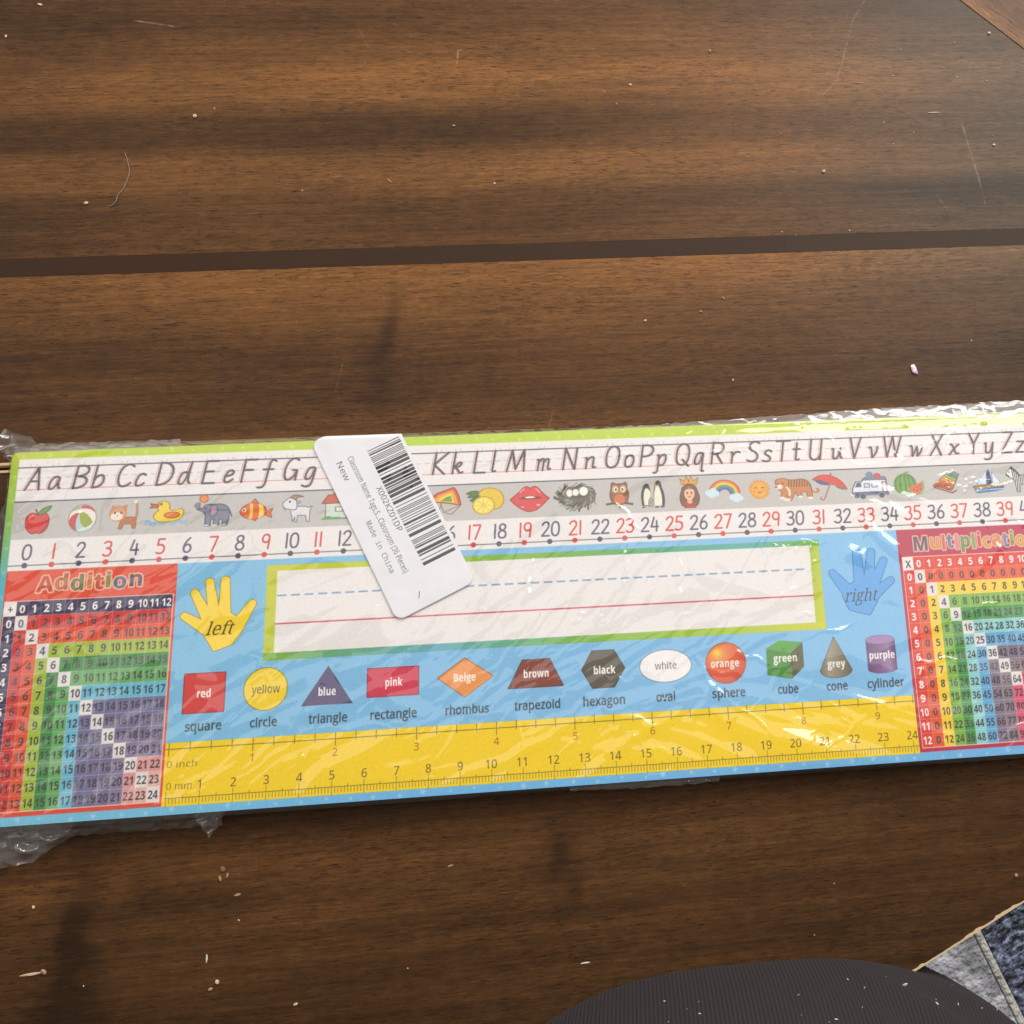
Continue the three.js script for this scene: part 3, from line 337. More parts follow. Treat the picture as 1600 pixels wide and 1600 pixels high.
  const im = c.getImageData(0, 0, PW, PH), d = im.data; seed = 3;
  for (let i = 0; i < d.length; i += 4) { const n = (rnd() + rnd() - 1) * 13; d[i] += n; d[i + 1] += n; d[i + 2] += n * 1.2; }   // grain of the print
  c.setTransform(1, 0, 0, 1, 0, 0); c.putImageData(im, 0, 0);
  return cv;
}
const printTex = new THREE.CanvasTexture(printCanvas()); printTex.colorSpace = THREE.SRGBColorSpace;
const printMat = new THREE.MeshPhysicalMaterial({ name: 'printed_card', map: printTex, roughness: 0.5 });
const paperMat = new THREE.MeshStandardMaterial({ name: 'card_edge', color: new THREE.Color(.42, .42, .42), roughness: .85 });

// ---------- the pack: cards, clear wrap, barcode sticker ----------
const pack = thing('name_tag_pack', 'shrink-wrapped pack of long printed desk name tags with alphabet, number line, ruler and sums', 'name tags');
const uvCard = (x, y, z) => [(x / CM - X0) / (X1 - X0), 1 - (z / CM - Y0) / (Y1 - Y0)];
{
  const r = .22, s = new THREE.Shape(), q = (x, y) => [x * CM, y * CM];
  s.moveTo(...q(X0 + r, Y0)); s.lineTo(...q(X1 - r, Y0)); s.quadraticCurveTo(...q(X1, Y0), ...q(X1, Y0 + r)); s.lineTo(...q(X1, Y1 - r)); s.quadraticCurveTo(...q(X1, Y1), ...q(X1 - r, Y1));
  s.lineTo(...q(X0 + r, Y1)); s.quadraticCurveTo(...q(X0, Y1), ...q(X0, Y1 - r)); s.lineTo(...q(X0, Y0 + r)); s.quadraticCurveTo(...q(X0, Y0), ...q(X0 + r, Y0));
  const N = 36, t = PACK / N, g = new THREE.ExtrudeGeometry(s, { depth: t * .86, bevelEnabled: false, curveSegments: 6 });
  g.rotateX(Math.PI / 2); setUV(g, uvCard);
  for (let k = 0; k < N; k++) {
    const m = mesh('name_tag', g, [printMat, paperMat], pack, [0, PACK - k * t, 0]);
    if (k) {                                             // the cards below lie a little askew, showing past the top edge on the right
      const a = .0058 + rr(-.0007, .0007) + (k > 12 ? -.001 : 0), px = -3 * CM;
      m.rotation.y = a; m.position.x = px - px * Math.cos(a) + rr(-.0003, .0003); m.position.z = px * Math.sin(a) - .0002 + rr(-.0002, .0002);
    } else m.userData.label = 'top name tag, its whole printed face in view';
  }
}
const filmMat = new THREE.MeshPhysicalMaterial({ name: 'clear_film', color: 0xffffff, transmission: 0.985, thickness: 0, roughness: 0.05, ior: 1.65, side: THREE.DoubleSide });
const flapMat = new THREE.MeshPhysicalMaterial({ name: 'loose_film', color: 0xffffff, transmission: 0.92, thickness: 0, roughness: 0.07, ior: 1.8, side: THREE.DoubleSide });
// sticker frame: along the length s, across it t
const SU = new THREE.Vector2(.428, .904).normalize(), SV = new THREE.Vector2(SU.y, -SU.x), SL = 6.98, SW = 2.82, S0 = new THREE.Vector2(6.97, -5.13).addScaledVector(SU, -SL);
seed = 11;
const creases = [];
function crease(x, y, a, len, w, slope) { creases.push([x, y, Math.cos(a), Math.sin(a), len, w, slope]); }
for (let i = 0; i < 34; i++) crease(rr(-5, 29), rr(-11, 0), rr(-1, 1), rr(1.5, 3.8), rr(.6, 1.6), rr(.03, .07));
for (let i = 0; i < 120; i++) { const x = rr(-5.5, 29.5), y = rr(-11.4, .5); crease(x, y, (x < 17 ? -.62 : x < 24 ? .55 : -.45) + rr(-.35, .35), rr(.6, 3.2), rr(.1, .45), rr(.05, .18) * (rnd() < .3 ? -.6 : 1)); }
for (let i = 0; i < 16; i++) crease(rr(14, 24.5), rr(-1.6, .1), rr(.2, .6), rr(1, 3.4), rr(.12, .55), rr(.05, .14));
for (let i = 0; i < 22; i++) crease(rr(0, 3), rr(-3, 0), rr(-.8, -.2), rr(.4, 1.4), rr(.08, .25), rr(.06, .18));
for (let i = 0; i < 24; i++) crease(rr(24, 29.4), rr(-11.3, -8.4), rr(-.9, -.2), rr(.3, 1.8), rr(.05, .16), rr(.06, .17));
for (let i = 0; i < 60; i++) crease(rr(-5.5, .5), rr(-7.4, .2), -.6 + rr(-.5, .5), rr(.4, 1.8), rr(.08, .35), rr(.07, .22));
for (let i = 0; i < 30; i++) crease(rr(-5.5, -3.2), rr(-9.4, .2), rr(-1.2, .9), rr(.3, 1.2), rr(.06, .2), rr(.06, .2));
const folds = [], dimples = [];                          // rounded hairline folds and little dents, which catch the window
const fold = (x, y, a, len, w, sl) => folds.push([x, y, Math.cos(a), Math.sin(a), len, w, sl]);
for (const q of [[11.3, -6.1, 1.62, 1.4, .10, .9], [14.55, -6.5, 1.62, 1.0, .1, .9], [14.2, -5.2, 1.9, .9, .09, .8], [16.4, -6.0, 1.55, 1.3, .09, .9], [16.7, -4.9, -.5, .7, .08, .8], [19.4, -6.8, 1.6, .8, .1, .9], [-2.4, -9.6, 1.85, 1.3, .1, .9], [-2.0, -10.6, 1.5, .6, .08, .8],
  [16.9, -3.4, 1.45, 2.2, .06, .6], [10.9, -1.8, 1.5, 2.2, .06, .5], [27.6, -7.2, 1.1, 1.4, .07, .8], [26.3, -10.6, 1.9, .7, .1, .9], [27.3, -10.7, 1.75, .6, .1, .9], [2.3, -6.2, 1.9, .8, .08, .7], [3.0, -3.0, 1.5, .9, .07, .7], [18.2, -1.6, .7, 1.6, .1, .6], [17.2, -2.6, 1.1, 1.2, .1, .7]]) fold(...q);
for (let i = 0; i < 46; i++) fold(rr(-5, 20), rr(-10.5, 0), -.62 + rr(-.35, .35), rr(.6, 2.3), rr(.1, .3), rr(.18, .42));
for (let i = 0; i < 24; i++) fold(rr(8, 20), rr(-7.4, -2), -.7 + rr(-.25, .25), rr(1, 2.3), rr(.08, .16), rr(.25, .5));
for (let i = 0; i < 120; i++) fold(rr(-5.4, 29.4), rr(-11.3, .4), rr(-.9, .9) + (rnd() < .3 ? 1.5 : -.3), rr(.25, 1.3), rr(.05, .1), rr(.3, 1.0));
for (const [cx, cy, n, sx, sy] of [[27.0, -8.95, 26, .8, .25], [20.3, -6.95, 20, .8, .2], [-5.0, -9.0, 12, .25, .3], [-5.0, -1.5, 16, .3, 1.2], [.9, -.4, 6, .5, .3], [2.8, -4.2, 6, .3, .5], [22.6, -11.4, 10, 1.5, .1], [26, -11.35, 18, 2, .12], [4.3, -1.15, 6, .3, .2], [8, -3.9, 8, 3, .4], [13.2, -4.9, 8, .6, .3], [-1.5, -6.5, 10, 1.5, 1]])
  for (let i = 0; i < n; i++) dimples.push([cx + sx * rr(-1, 1), cy + sy * rr(-1, 1), rr(.07, .15), rr(.5, 1.1)]);
function filmHeight(x, y) {                              // centimetres above the top card
  let h = .05 + .035 * fbm(x * .22, y * .3, 2, 3) + .012 * noise(x * 1.1, y * 1.4, 6);
  for (const [cx, cy, ca, sa, len, w, sl] of creases) {
    const dx = x - cx, dy = y - cy; if (dx > 4 || dx < -4 || dy > 4 || dy < -4) continue;
    const a = (dx * ca + dy * sa) / len; if (a > 1 || a < -1) continue;
    const b = Math.abs(-dx * sa + dy * ca + .12 * w * Math.sin(a * 5)) / (w * (1 - a * a * .6)); if (b > 1) continue;
    h += sl * w * (1 - b) * (1 - a * a);
  }
  for (const [cx, cy, ca, sa, len, w, sl] of folds) {
    const dx = x - cx, dy = y - cy; if (dx > 2.3 || dx < -2.3 || dy > 2.3 || dy < -2.3) continue;
    const a = (dx * ca + dy * sa) / len; if (a > 1 || a < -1) continue;
    const b = (-dx * sa + dy * ca + .06 * Math.sin(a * 6 + cx)) / w; if (b > 1 || b < -1) continue;
    h += sl * w * .32 * (1 + Math.cos(Math.PI * b)) * (1 - a * a);
  }
  for (const [cx, cy, r, sl] of dimples) { const q = Math.hypot(x - cx, (y - cy) * 1.5) / r; if (q < 1) h += sl * r * .3 * (1 + Math.cos(Math.PI * q)); }
  h = lerp(h, .06 + .4 * (h - .06), Math.exp(-(((x - 22.2) / 1.8) ** 4) - ((y + 9.2) / 1.2) ** 4));   // lies tighter here
  const p = new THREE.Vector2(x - S0.x, y - S0.y), s = p.dot(SU), t = p.dot(SV), d = Math.max(s - SL, -t, t - SW, 0);
  return lerp(.045, Math.max(.02, h), smooth(d, .05, .6));
}
{
  // the film: over the face, round the edges and down to the table
  const xs = [], ys = [], drop = [1.1, .8, .5, .25, .1, .03];
  const lay = (out, a, b, step) => { drop.forEach((d) => out.push([a - .07, d])); for (let k = 0, n = Math.round((b - a) / step); k <= n; k++) out.push([a + (b - a) * k / n, 0]); [...drop].reverse().forEach((d) => out.push([b + .07, d])); };
  lay(xs, X0 - .03, X1 + .04, .05); lay(ys, Y0 - .12, Y1 + .04, .045);
  const P = new Float32Array(xs.length * ys.length * 3), I = []; let o = 0;
  ys.forEach(([y, dy]) => xs.forEach(([x, dx]) => {
    const d = Math.max(dx, dy), k = d ? .03 + .12 * Math.abs(noise(x * 1.3, y * 1.3, d)) * Math.min(1, d * 2) : 0;
    const e = Math.min(x - X0, X1 - x, y - Y0, Y1 - y), hh = filmHeight(x, y) * smooth(e, -.1, .35) + .012;
    P[o++] = (x + (dx ? Math.sign(x - 10) * k : 0)) * CM; P[o++] = d ? Math.max(.0004, PACK - d * CM + hh * CM * Math.max(0, 1 - d * 3)) : PACK + hh * CM; P[o++] = (y + (dy ? Math.sign(y + 5) * k : 0)) * CM;
  }));
  const nx = xs.length;
  for (let j = 0; j < ys.length - 1; j++) for (let i = 0; i < nx - 1; i++) { const a = j * nx + i; I.push(a, a + nx, a + 1, a + 1, a + nx, a + nx + 1); }
  const g = new THREE.BufferGeometry(); g.setAttribute('position', new THREE.BufferAttribute(P, 3)); g.setIndex(I); g.computeVertexNormals();
  mesh('clear_wrap', g, filmMat, pack);
}
// crumpled loose flaps of the film; the outline is given as two rails, heights in cm above the table
function flap(railA, railB, hA, hB, amp, sd, n = 60, m = 14) {
  const P = [], I = [], pt = (r, t) => { const k = Math.min(r.length - 2, Math.floor(t * (r.length - 1))), f = t * (r.length - 1) - k; return [lerp(r[k][0], r[k + 1][0], f), lerp(r[k][1], r[k + 1][1], f)]; };
  for (let j = 0; j <= m; j++) for (let i = 0; i <= n; i++) {
    const t = i / n, s = j / m, a = pt(railA, t), b = pt(railB, t), x = lerp(a[0], b[0], s), y = lerp(a[1], b[1], s);
    const rid = 1 - Math.abs(2 * noise(x * 1.3 + y * .8, y * 2.0, sd)), h = lerp(hA, hB, s) + amp * (rid - .6) * Math.sin(Math.PI * clamp(s * .8 + .15, 0, 1)) + amp * .22 * noise(x * 4, y * 4, sd + 3);
    P.push((x + .06 * noise(x * 4, y * 4, sd + 8)) * CM, Math.max(.05, h) * CM, (y + .06 * noise(x * 4, y * 4, sd + 5)) * CM);
  }
  for (let j = 0; j < m; j++) for (let i = 0; i < n; i++) { const a = j * (n + 1) + i, b = a + n + 1; I.push(a, b, a + 1, a + 1, b, b + 1); }
  const g = new THREE.BufferGeometry(); g.setAttribute('position', new THREE.Float32BufferAttribute(P, 3)); g.setIndex(I); g.computeVertexNormals();
  return mesh('wrap_flap', g, flapMat, pack);
}
flap([[-5.62, -11.3], [-5.3, -11.46], [-4.8, -11.46]], [[-5.98, -11.45], [-5.78, -12.2], [-4.7, -11.74]], 1.0, 1.45, .2, 1, 40, 12);
flap([[-5.66, -11.0], [-5.5, -11.4], [-4.9, -11.5]], [[-5.9, -11.3], [-5.66, -12.08], [-5.1, -11.98]], .7, 1.15, .2, 12, 40, 12);
flap([[-5.3, -11.42], [-2.5, -11.42], [-.35, -11.42]], [[-5.2, -11.86], [-2.5, -11.84], [-.5, -11.84]], .9, .75, .07, 2, 60, 8);
flap([[-5.6, -10.6], [-5.55, -9.2], [-5.5, -7.6]], [[-6.0, -10.5], [-6.25, -9.3], [-6.0, -7.7]], .8, .5, .18, 3, 40, 10);
flap([[-5.6, -1.2], [-5.5, .4], [-3.6, .52]], [[-6.6, -.8], [-5.6, 1.75], [-3.0, .85]], .8, .2, .2, 4, 60, 22);
flap([[-5.4, .3], [-4.6, .5], [-2.8, .5]], [[-5.6, 1.85], [-4.2, 1.68], [-3.1, .95]], .9, .35, .28, 5, 60, 22);
flap([[-4.6, .46], [-1.5, .47], [1.62, .47]], [[-4.4, 1.02], [-1.5, .98], [1.4, .99]], .85, .3, .1, 6, 90, 10);
flap([[.6, .5], [1.0, .5], [1.6, .5]], [[.95, 1.1], [1.06, 1.32], [1.3, 1.05]], .6, .5, .25, 7, 30, 14);
flap([[12.4, .46], [15, .46], [17.4, .46]], [[12.5, .66], [15, .74], [17.35, .70]], .96, .9, .02, 8, 40, 5);
flap([[11.5, -11.46], [18, -11.5], [24, -11.6], [29.7, -11.7]], [[11.6, -11.56], [18.3, -11.78], [24, -12.02], [29.8, -12.15]], 1.06, 1.04, .045, 9, 150, 10);
flap([[20.5, -11.5], [24, -11.5], [29.7, -11.5]], [[21.5, -11.85], [24.4, -12.0], [29.8, -12.05]], 1.12, 1.09, .045, 10, 110, 10);

function stickerTexture() {
  const k = 130, cv = document.createElement('canvas'); cv.width = Math.round(SL * k); cv.height = Math.round(SW * k);
  const c = cv.getContext('2d'); c.fillStyle = '#e6e5ea'; c.fillRect(0, 0, cv.width, cv.height);
  const toL = (x, y) => { const p = new THREE.Vector2(x - S0.x, y - S0.y); return [p.dot(SU) * k, (SW - p.dot(SV)) * k]; };
  // bars
  const [bx0] = toL(6.52, -11.32), [bx1] = toL(8.44, -7.21), by0 = .12 * k, by1 = 1.28 * k; seed = 5;
  const start = bx0 - 4, unit = (bx1 - start) / 154; let x = start, on = true;
  for (let sum = 0; sum < 154;) { const w = Math.min(154 - sum, [1, 1, 2, 1, 3, 2, 1, 4][Math.floor(rnd() * 8)]); if (on) { c.fillStyle = '#2c2426'; c.fillRect(x, by0, w * unit * .94, by1 - by0); } x += w * unit; sum += w; on = !on; }
  const put = (s, x0, x1, y, h, font, col) => { c.save(); c.font = '100px ' + font; const w = c.measureText(s).width; c.translate(x0, y); c.scale((x1 - x0) / w, h / 71); c.fillStyle = col; c.fillText(s, 0, 0); c.restore(); };
  put('X002KZ01DP', toL(6.25, -9.75)[0], toL(7.05, -8.2)[0], 1.56 * k, .2 * k, 'sans-serif', '#4c4650');
  put('Classroom Name Tags,S...Classroom (36 Pieces)', toL(5.3, -10.88)[0], toL(7.3, -6.78)[0], 1.98 * k, .2 * k, 'sans-serif', '#5a545c');
  put('New', toL(4.99, -10.69)[0] - 6, toL(5.4, -10.1)[0], 2.38 * k, .2 * k, 'sans-serif', '#66606a');
  put('Made in China', toL(6.0, -8.6)[0], toL(6.78, -6.75)[0], 2.36 * k, .18 * k, 'monospace', '#6e6a74');
  c.strokeStyle = '#77737c'; c.lineWidth = 4; c.beginPath(); c.moveTo(...toL(7.68, -6.1)); c.lineTo(...toL(7.66, -5.86)); c.stroke();
  const t = new THREE.CanvasTexture(cv); t.colorSpace = THREE.SRGBColorSpace; return t;
}
{
  // rounded label; the part past the top edge of the stack folds down over it
  const r = .32, s = new THREE.Shape();
  s.moveTo(r, 0); s.lineTo(SL - r, 0); s.absarc(SL - r, r, r, -Math.PI / 2, 0); s.lineTo(SL, SW - r); s.absarc(SL - r, SW - r, r, 0, Math.PI / 2); s.lineTo(r, SW); s.absarc(r, SW - r, r, Math.PI / 2, Math.PI); s.lineTo(0, r); s.absarc(r, r, r, Math.PI, Math.PI * 1.5);
  const inShape = (a, b) => { const x = clamp(a, r, SL - r), y = clamp(b, r, SW - r); const d = Math.hypot(a - x, b - y); return d <= r ? [a, b] : [x + (a - x) * r / d, y + (b - y) * r / d]; };
  const P = [], UV = [], I = [], n = 120, m = 46, yE = Y0 - .1;
  for (let side = 0; side < 2; side++) for (let j = 0; j <= m; j++) for (let i = 0; i <= n; i++) {
    const [a, b] = inShape(SL * i / n, SW * j / m), x = S0.x + SU.x * a + SV.x * b, y = S0.y + SU.y * a + SV.y * b;
    let yy = y, h = .054 + .02 * smooth(a, SL - .9, SL) + .012 * noise(a * .9, b * .9, 5) + .006 * noise(a * 2.6, b * 2.6, 15);
    const over = yE - y;                                  // bends round the edge
    if (over > 0) { const R = .12, q = Math.min(over / R, 1.5); yy = yE - R * Math.sin(q); h -= R * (1 - Math.cos(q)) + Math.max(0, over - 1.5 * R); h = Math.max(h, -1.0); if (over > .5) h = Math.max(h, -.9); }
    P.push(x * CM, PACK + (h - side * .006) * CM, (yy - side * .002) * CM); UV.push(a / SL, b / SW);
  }
  const row = n + 1, off = row * (m + 1);
  for (let j = 0; j < m; j++) for (let i = 0; i < n; i++) { const a = j * row + i, b = a + row; I.push(a, a + 1, b, a + 1, b + 1, b, a + off, b + off, a + 1 + off, a + 1 + off, b + off, b + 1 + off); }
  const rim = []; for (let i = 0; i < n; i++) rim.push([i, i + 1], [m * row + i + 1, m * row + i]); for (let j = 0; j < m; j++) rim.push([(j + 1) * row, j * row], [j * row + n, (j + 1) * row + n]);
  for (const [a, b] of rim) I.push(a, a + off, b, b, a + off, b + off);
  const g = new THREE.BufferGeometry(); g.setAttribute('position', new THREE.Float32BufferAttribute(P, 3)); g.setAttribute('uv', new THREE.Float32BufferAttribute(UV, 2)); g.setIndex(I);
  g.computeVertexNormals();
  mesh('barcode_sticker', g, new THREE.MeshPhysicalMaterial({ name: 'sticker_paper', map: stickerTexture(), roughness: .6, side: THREE.DoubleSide }), pack).userData.label = 'white rounded barcode sticker folded over the top edge';
}

// ---------- the person at the table ----------
{
  const person = thing('person', 'person in dark ribbed top with white lint, leaning at the lower table edge', 'person', [.181, 0, .1640]);
  const ribs = dataTex(512, 512, (i, j, c) => {
    const q = i / 32, a = .5 + .5 * Math.cos(2 * Math.PI * (q + .06 * noise(i * .02, j * .012, 3))), n = .82 + .36 * noise(i * .21, j * .12, 7) + .25 * noise(i * .6, j * .5, 9);
    const k = (.62 + .42 * a ** 1.3) * n; c[0] = 34 * k + 22; c[1] = 28.5 * k + 18.5; c[2] = 30 * k + 20;
  });
  ribs.wrapS = ribs.wrapT = THREE.RepeatWrapping;
  const ribBump = dataTex(256, 8, (i, j, c) => { c[0] = c[1] = c[2] = 128 + 120 * Math.cos(2 * Math.PI * i / 16); }, false); ribBump.wrapS = ribBump.wrapT = THREE.RepeatWrapping;
  const cloth = new THREE.MeshPhysicalMaterial({ name: 'ribbed_cloth', map: ribs, bumpMap: ribBump, bumpScale: .00025, roughness: 1, sheen: .1, sheenColor: new THREE.Color(.5, .47, .48), sheenRoughness: .6 });
  // rings from hip to neck: height, half width, half depth, shift back (metres)
  const key = [[-.27, .12, .105, .015], [-.16, .112, .1, .012], [-.06, .108, .1, .006], [.005, .112, .1, .0], [.03, .110, .098, .003], [.09, .114, .094, .03], [.18, .135, .1, .07], [.27, .155, .1, .1], [.33, .16, .085, .125], [.365, .12, .065, .14], [.385, .07, .055, .15], [.40, .05, .05, .155], [.405, .002, .002, .155]];
  const at = (h) => { let i = 1; while (i < key.length - 1 && key[i][0] < h) i++; const a = key[i - 1], b = key[i], f = clamp((h - a[0]) / (b[0] - a[0]), 0, 1); return [1, 2, 3].map((k) => lerp(a[k], b[k], f)); };
  const P = [], UV = [], I = [], n = 260, hs = []; for (let h = -.27; h < .1; h += .004) hs.push(h); for (let h = .1; h <= .4051; h += .01) hs.push(Math.min(h, .405));
  const sgp = (v, e) => Math.sign(v) * Math.abs(v) ** e;
  hs.forEach((h) => { let arc = 0, lx = 0, lz = 0; const u0 = UV.length, arcs = []; for (let i = 0; i <= n; i++) {
    const a = -Math.PI / 2 + 2 * Math.PI * (i / n) + Math.PI, [A0, B0, C] = at(h), s = [at(h - .012), at(h + .012)], A = (A0 * 2 + s[0][0] + s[1][0]) / 4, B = (B0 * 2 + s[0][1] + s[1][1]) / 4, Cz = (C * 2 + s[0][2] + s[1][2]) / 4;
    let x = A * sgp(Math.cos(a), .8), z = B * sgp(Math.sin(a), .8) + Cz;
    const fold = Math.max(0, z < .02 ? 1 : 0) * (.002 * smooth(h, .004, .02) * Math.sin((h * 1.0 - x * .9) * 210 + 2 * noise(x * 20, h * 20, 4)) * smooth(x, .01, .07) + .0009 * noise(x * 22, h * 30, 9));
    const l = Math.hypot(x, z) || 1; x += x / l * fold; z += z / l * fold;
    if (i) arc += Math.hypot(x - lx, z - lz); lx = x; lz = z;
    P.push(x, h, z); arcs.push(arc);
  } for (let i = 0; i <= n; i++) UV.push((arcs[i] - arcs[n / 2]) / .0205, h / .02); });
  for (let j = 0; j < hs.length - 1; j++) for (let i = 0; i < n; i++) { const a = j * (n + 1) + i, b = a + n + 1; I.push(a, b, a + 1, a + 1, b, b + 1); }
  const g = new THREE.BufferGeometry(); g.setAttribute('position', new THREE.Float32BufferAttribute(P, 3)); g.setAttribute('uv', new THREE.Float32BufferAttribute(UV, 2)); g.setIndex(I); g.computeVertexNormals();
  cloth.side = THREE.DoubleSide;
  mesh('ribbed_top', g, cloth, person);
  // lint on the cloth, laid on the surface where it shows
  seed = 31;
  const ray = new THREE.Raycaster(), body = person.children[0]; scene.updateMatrixWorld(true);
  const lintM = new THREE.MeshStandardMaterial({ color: new THREE.Color(.75, .73, .7), roughness: 1 });
  const spots = [[13.9, 7.6, 2.2], [22.6, 7.2, 2.4], [23.4, 7.7, 1.1], [17.6, 8.0, 1.4], [17.9, 7.8, 1], [20.1, 7.7, .8], [18.4, 8.3, .8], [14.3, 7.5, 1.4], [26.0, 8.4, .7], [16.2, 7.3, .7], [19.2, 7.1, .7], [21.3, 8.3, .7], [24.3, 7.9, .7], [15.2, 7.0, .6], [20.9, 6.9, .6], [24.6, 7.3, .6]];
  for (let i = 0; i < 26; i++) spots.push([rr(13, 26), rr(6.9, 8.6), rr(.3, .55)]);
  for (const [x, y, s] of spots) {
    ray.set(new THREE.Vector3(x * CM, .2, y * CM - .03), new THREE.Vector3(0, -.19, .03).normalize());
    const hit = ray.intersectObject(body)[0]; if (!hit) continue;
    const m = mesh('lint', new THREE.IcosahedronGeometry(.00042 * s, 1).scale(1.6, .4, .45), lintM, person, [hit.point.x - .181, hit.point.y + .0003, hit.point.z - .1640]); m.rotation.set(rr(-.5, .5), rr(0, 3), rr(-.5, .5));
  }
}

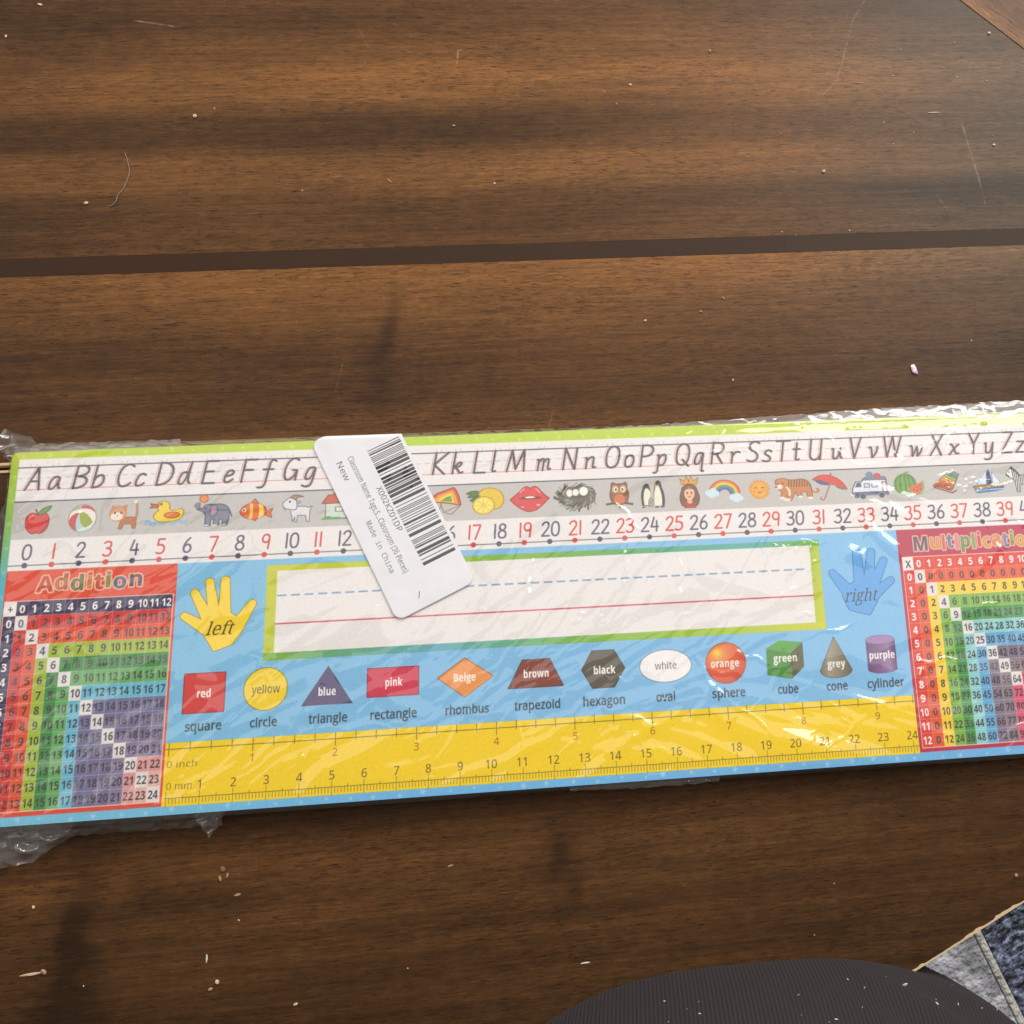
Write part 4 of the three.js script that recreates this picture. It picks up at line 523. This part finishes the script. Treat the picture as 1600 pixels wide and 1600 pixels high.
// ---------- crumbs and fibres on the table ----------
{
  seed = 77;
  const tones = { cream: [.62, .49, .33], tan: [.38, .25, .14], white: [.62, .57, .5], brown: [.22, .13, .07] };
  const mats = Object.fromEntries(Object.entries(tones).map(([k, v]) => [k, new THREE.MeshStandardMaterial({ color: new THREE.Color(...v), roughness: .9 })]));
  function chunk(sx, sy, sz, s) {
    const g = new THREE.IcosahedronGeometry(1, 2), p = g.attributes.position;
    for (let i = 0; i < p.count; i++) { const k = 1 + .45 * noise(p.getX(i) * 1.6 + s, p.getY(i) * 1.6, p.getZ(i) * 1.6 + s); p.setXYZ(i, p.getX(i) * k * sx, p.getY(i) * k * sy, p.getZ(i) * k * sz); }
    g.computeVertexNormals(); return g;
  }
  const crumb = (x, y, a, b, col, label, group, turn) => { const m = mesh('crumb', chunk(a * .007, Math.min(a, b) * .004, b * .007, rr(0, 90)), mats[col], null, [x * CM, Math.min(a, b) * .004, y * CM]); m.rotation.y = turn ?? rr(0, 3); tag(m, label, 'crumb', group); };
  crumb(-7.23, -30.01, .13, .07, 'cream', 'oblong cream crumb at the far upper left corner of the table', null, -.3);
  crumb(-8.32, -28.57, .09, .06, 'cream', 'cream crumb by the left border of the photo, below the upper corner crumb');
  crumb(-1.17, -25.05, .1, .1, 'cream', 'squarish bright cream crumb above and right of the curved fibre');
  crumb(-.48, -25.39, .08, .05, 'tan', 'dull tan crumb just up and right of the squarish cream crumb', null, .9);
  crumb(-4.79, -21.38, .1, .08, 'cream', 'rounded cream crumb left of the lower end of the curved fibre');
  crumb(6.12, -22.23, .17, .04, 'tan', 'thin slanting tan splinter crumb above the inlaid strip near mid table', null, -.8);
  crumb(10.11, -22.06, .07, .05, 'white', 'small white crumb right of the slanting tan splinter', null, 1);
  crumb(8.55, -24.61, .06, .09, 'tan', 'tan crumb above the slanting splinter, upper middle of table');
  crumb(15.56, -26.48, .1, .06, 'cream', 'cream crumb nearer the right of the pair in the upper middle', null, 0);
  crumb(14.96, -25.59, .06, .05, 'tan', 'tan crumb lower left of the cream one in the upper middle');
  crumb(18.9, -28.1, .11, .06, 'tan', 'tan crumb high on the table, left of the long pale scratch');
  crumb(23.17, -22.48, .1, .09, 'cream', 'round cream crumb below the lower end of the arched scratch');
  crumb(28.05, -25.19, .36, .035, 'cream', 'long thin cream sliver left of the straight scratch on the right', null, .02);
  crumb(25.0, -26.6, .27, .03, 'tan', 'thin tan sliver left of the longer cream sliver at upper right', null, .02);
  crumb(30.46, -23.65, .1, .07, 'cream', 'cream crumb just right of the straight scratch');
  crumb(30.97, -29.06, .1, .08, 'white', 'white crumb on the mitred board in the upper right corner');
  crumb(15.69, -16.18, .08, .055, 'cream', 'cream oval crumb on the plank between strip and pack');
  crumb(18.73, -17.04, .12, .04, 'tan', 'tan splinter crumb just below the inlaid strip, right of middle', null, -.6);
  crumb(17.83, -16.5, .06, .07, 'tan', 'tan crumb between oval cream crumb and splinter below the strip');
  crumb(18.88, -13.68, .04, .07, 'cream', 'tiny cream crumb above the picture of the owl on the pack');
  crumb(1.38, 2.35, .1, .12, 'brown', 'dark brown crumb in the cluster below the ruler');
  crumb(1.3, 2.62, .06, .13, 'tan', 'tan crumb touching the dark one below the ruler', null, .3);
  crumb(1.52, 2.55, .05, .1, 'tan', 'smaller tan crumb right side of the cluster below the ruler', null, -.3);
  crumb(1.87, 3.16, .14, .06, 'tan', 'flat tan crumb below the dark crumb cluster', null, .2);
  crumb(-4.1, 4.97, .42, .05, 'cream', 'long ragged cream splinter near the lower left corner', null, .08);
  crumb(-3.75, 4.93, .14, .08, 'tan', 'thick tan end piece lying on the long splinter at lower left');
  crumb(1.03, 4.95, .04, .17, 'white', 'upright white sliver on the dark lower part of the table', null, 0);
  crumb(1.39, 5.66, .1, .08, 'cream', 'cream crumb at the lower left, below the upright sliver');
  crumb(1.2, 5.85, .06, .1, 'tan', 'tan crumb touching the cream one below the upright sliver');
  crumb(3.77, 6.5, .05, .1, 'cream', 'cream crumb at the bottom of the photo, left of the person');
  crumb(12.75, 6.07, .22, .035, 'white', 'thin white sliver on the table just above the ribbed cloth', null, .05);
  crumb(-4.23, 3.04, .08, .06, 'cream', 'cream crumb below the crumpled film at the left');
  crumb(27.4, 4.54, .08, .08, 'tan', 'tan crumb near the slanting raw table edge');
  crumb(8.47, 2.8, .13, .04, 'tan', 'faint tan sliver below the numbers nine and ten of the ruler', null, .3);
  for (let i = 0; i < 26; i++) { const right = i < 15, x = right ? rr(20, 31) : rr(-8, 30), y = right ? rr(-29, -19.5) : rnd() < .6 ? rr(-30, -13) : rr(1.5, 6); crumb(x, y, rr(.025, .05), rr(.02, .04), ['cream', 'tan', 'white'][i % 3], 'tiny pale speck of crumb on the dark table', 'tiny specks scattered on the table'); }
  const flake = mesh('foil_flake', chunk(.0011, .0003, .0022, 3), new THREE.MeshPhysicalMaterial({ color: new THREE.Color(.55, .36, .52), roughness: .3, metalness: .3 }), null, [.2593, .0004, -.1388]); flake.rotation.y = .35;
  tag(flake, 'small pinkish purple flake on the plank above the right end of the pack', 'flake');
  const fibre = [[-3.58, -23.46], [-3.44, -23.05], [-3.36, -22.64], [-3.42, -22.29], [-3.52, -21.95], [-3.69, -21.68], [-3.74, -21.44], [-3.88, -21.26], [-3.98, -21.24]].map(([x, y]) => new THREE.Vector3(x * CM, .0004, y * CM));
  tag(mesh('fibre', new THREE.TubeGeometry(new THREE.CatmullRomCurve3(fibre), 60, .00011, 6), new THREE.MeshStandardMaterial({ color: new THREE.Color(.3, .26, .22), roughness: .8 })), 'curved pale fibre lying on the upper left of the table', 'fibre');
}

renderer.render(scene, camera);
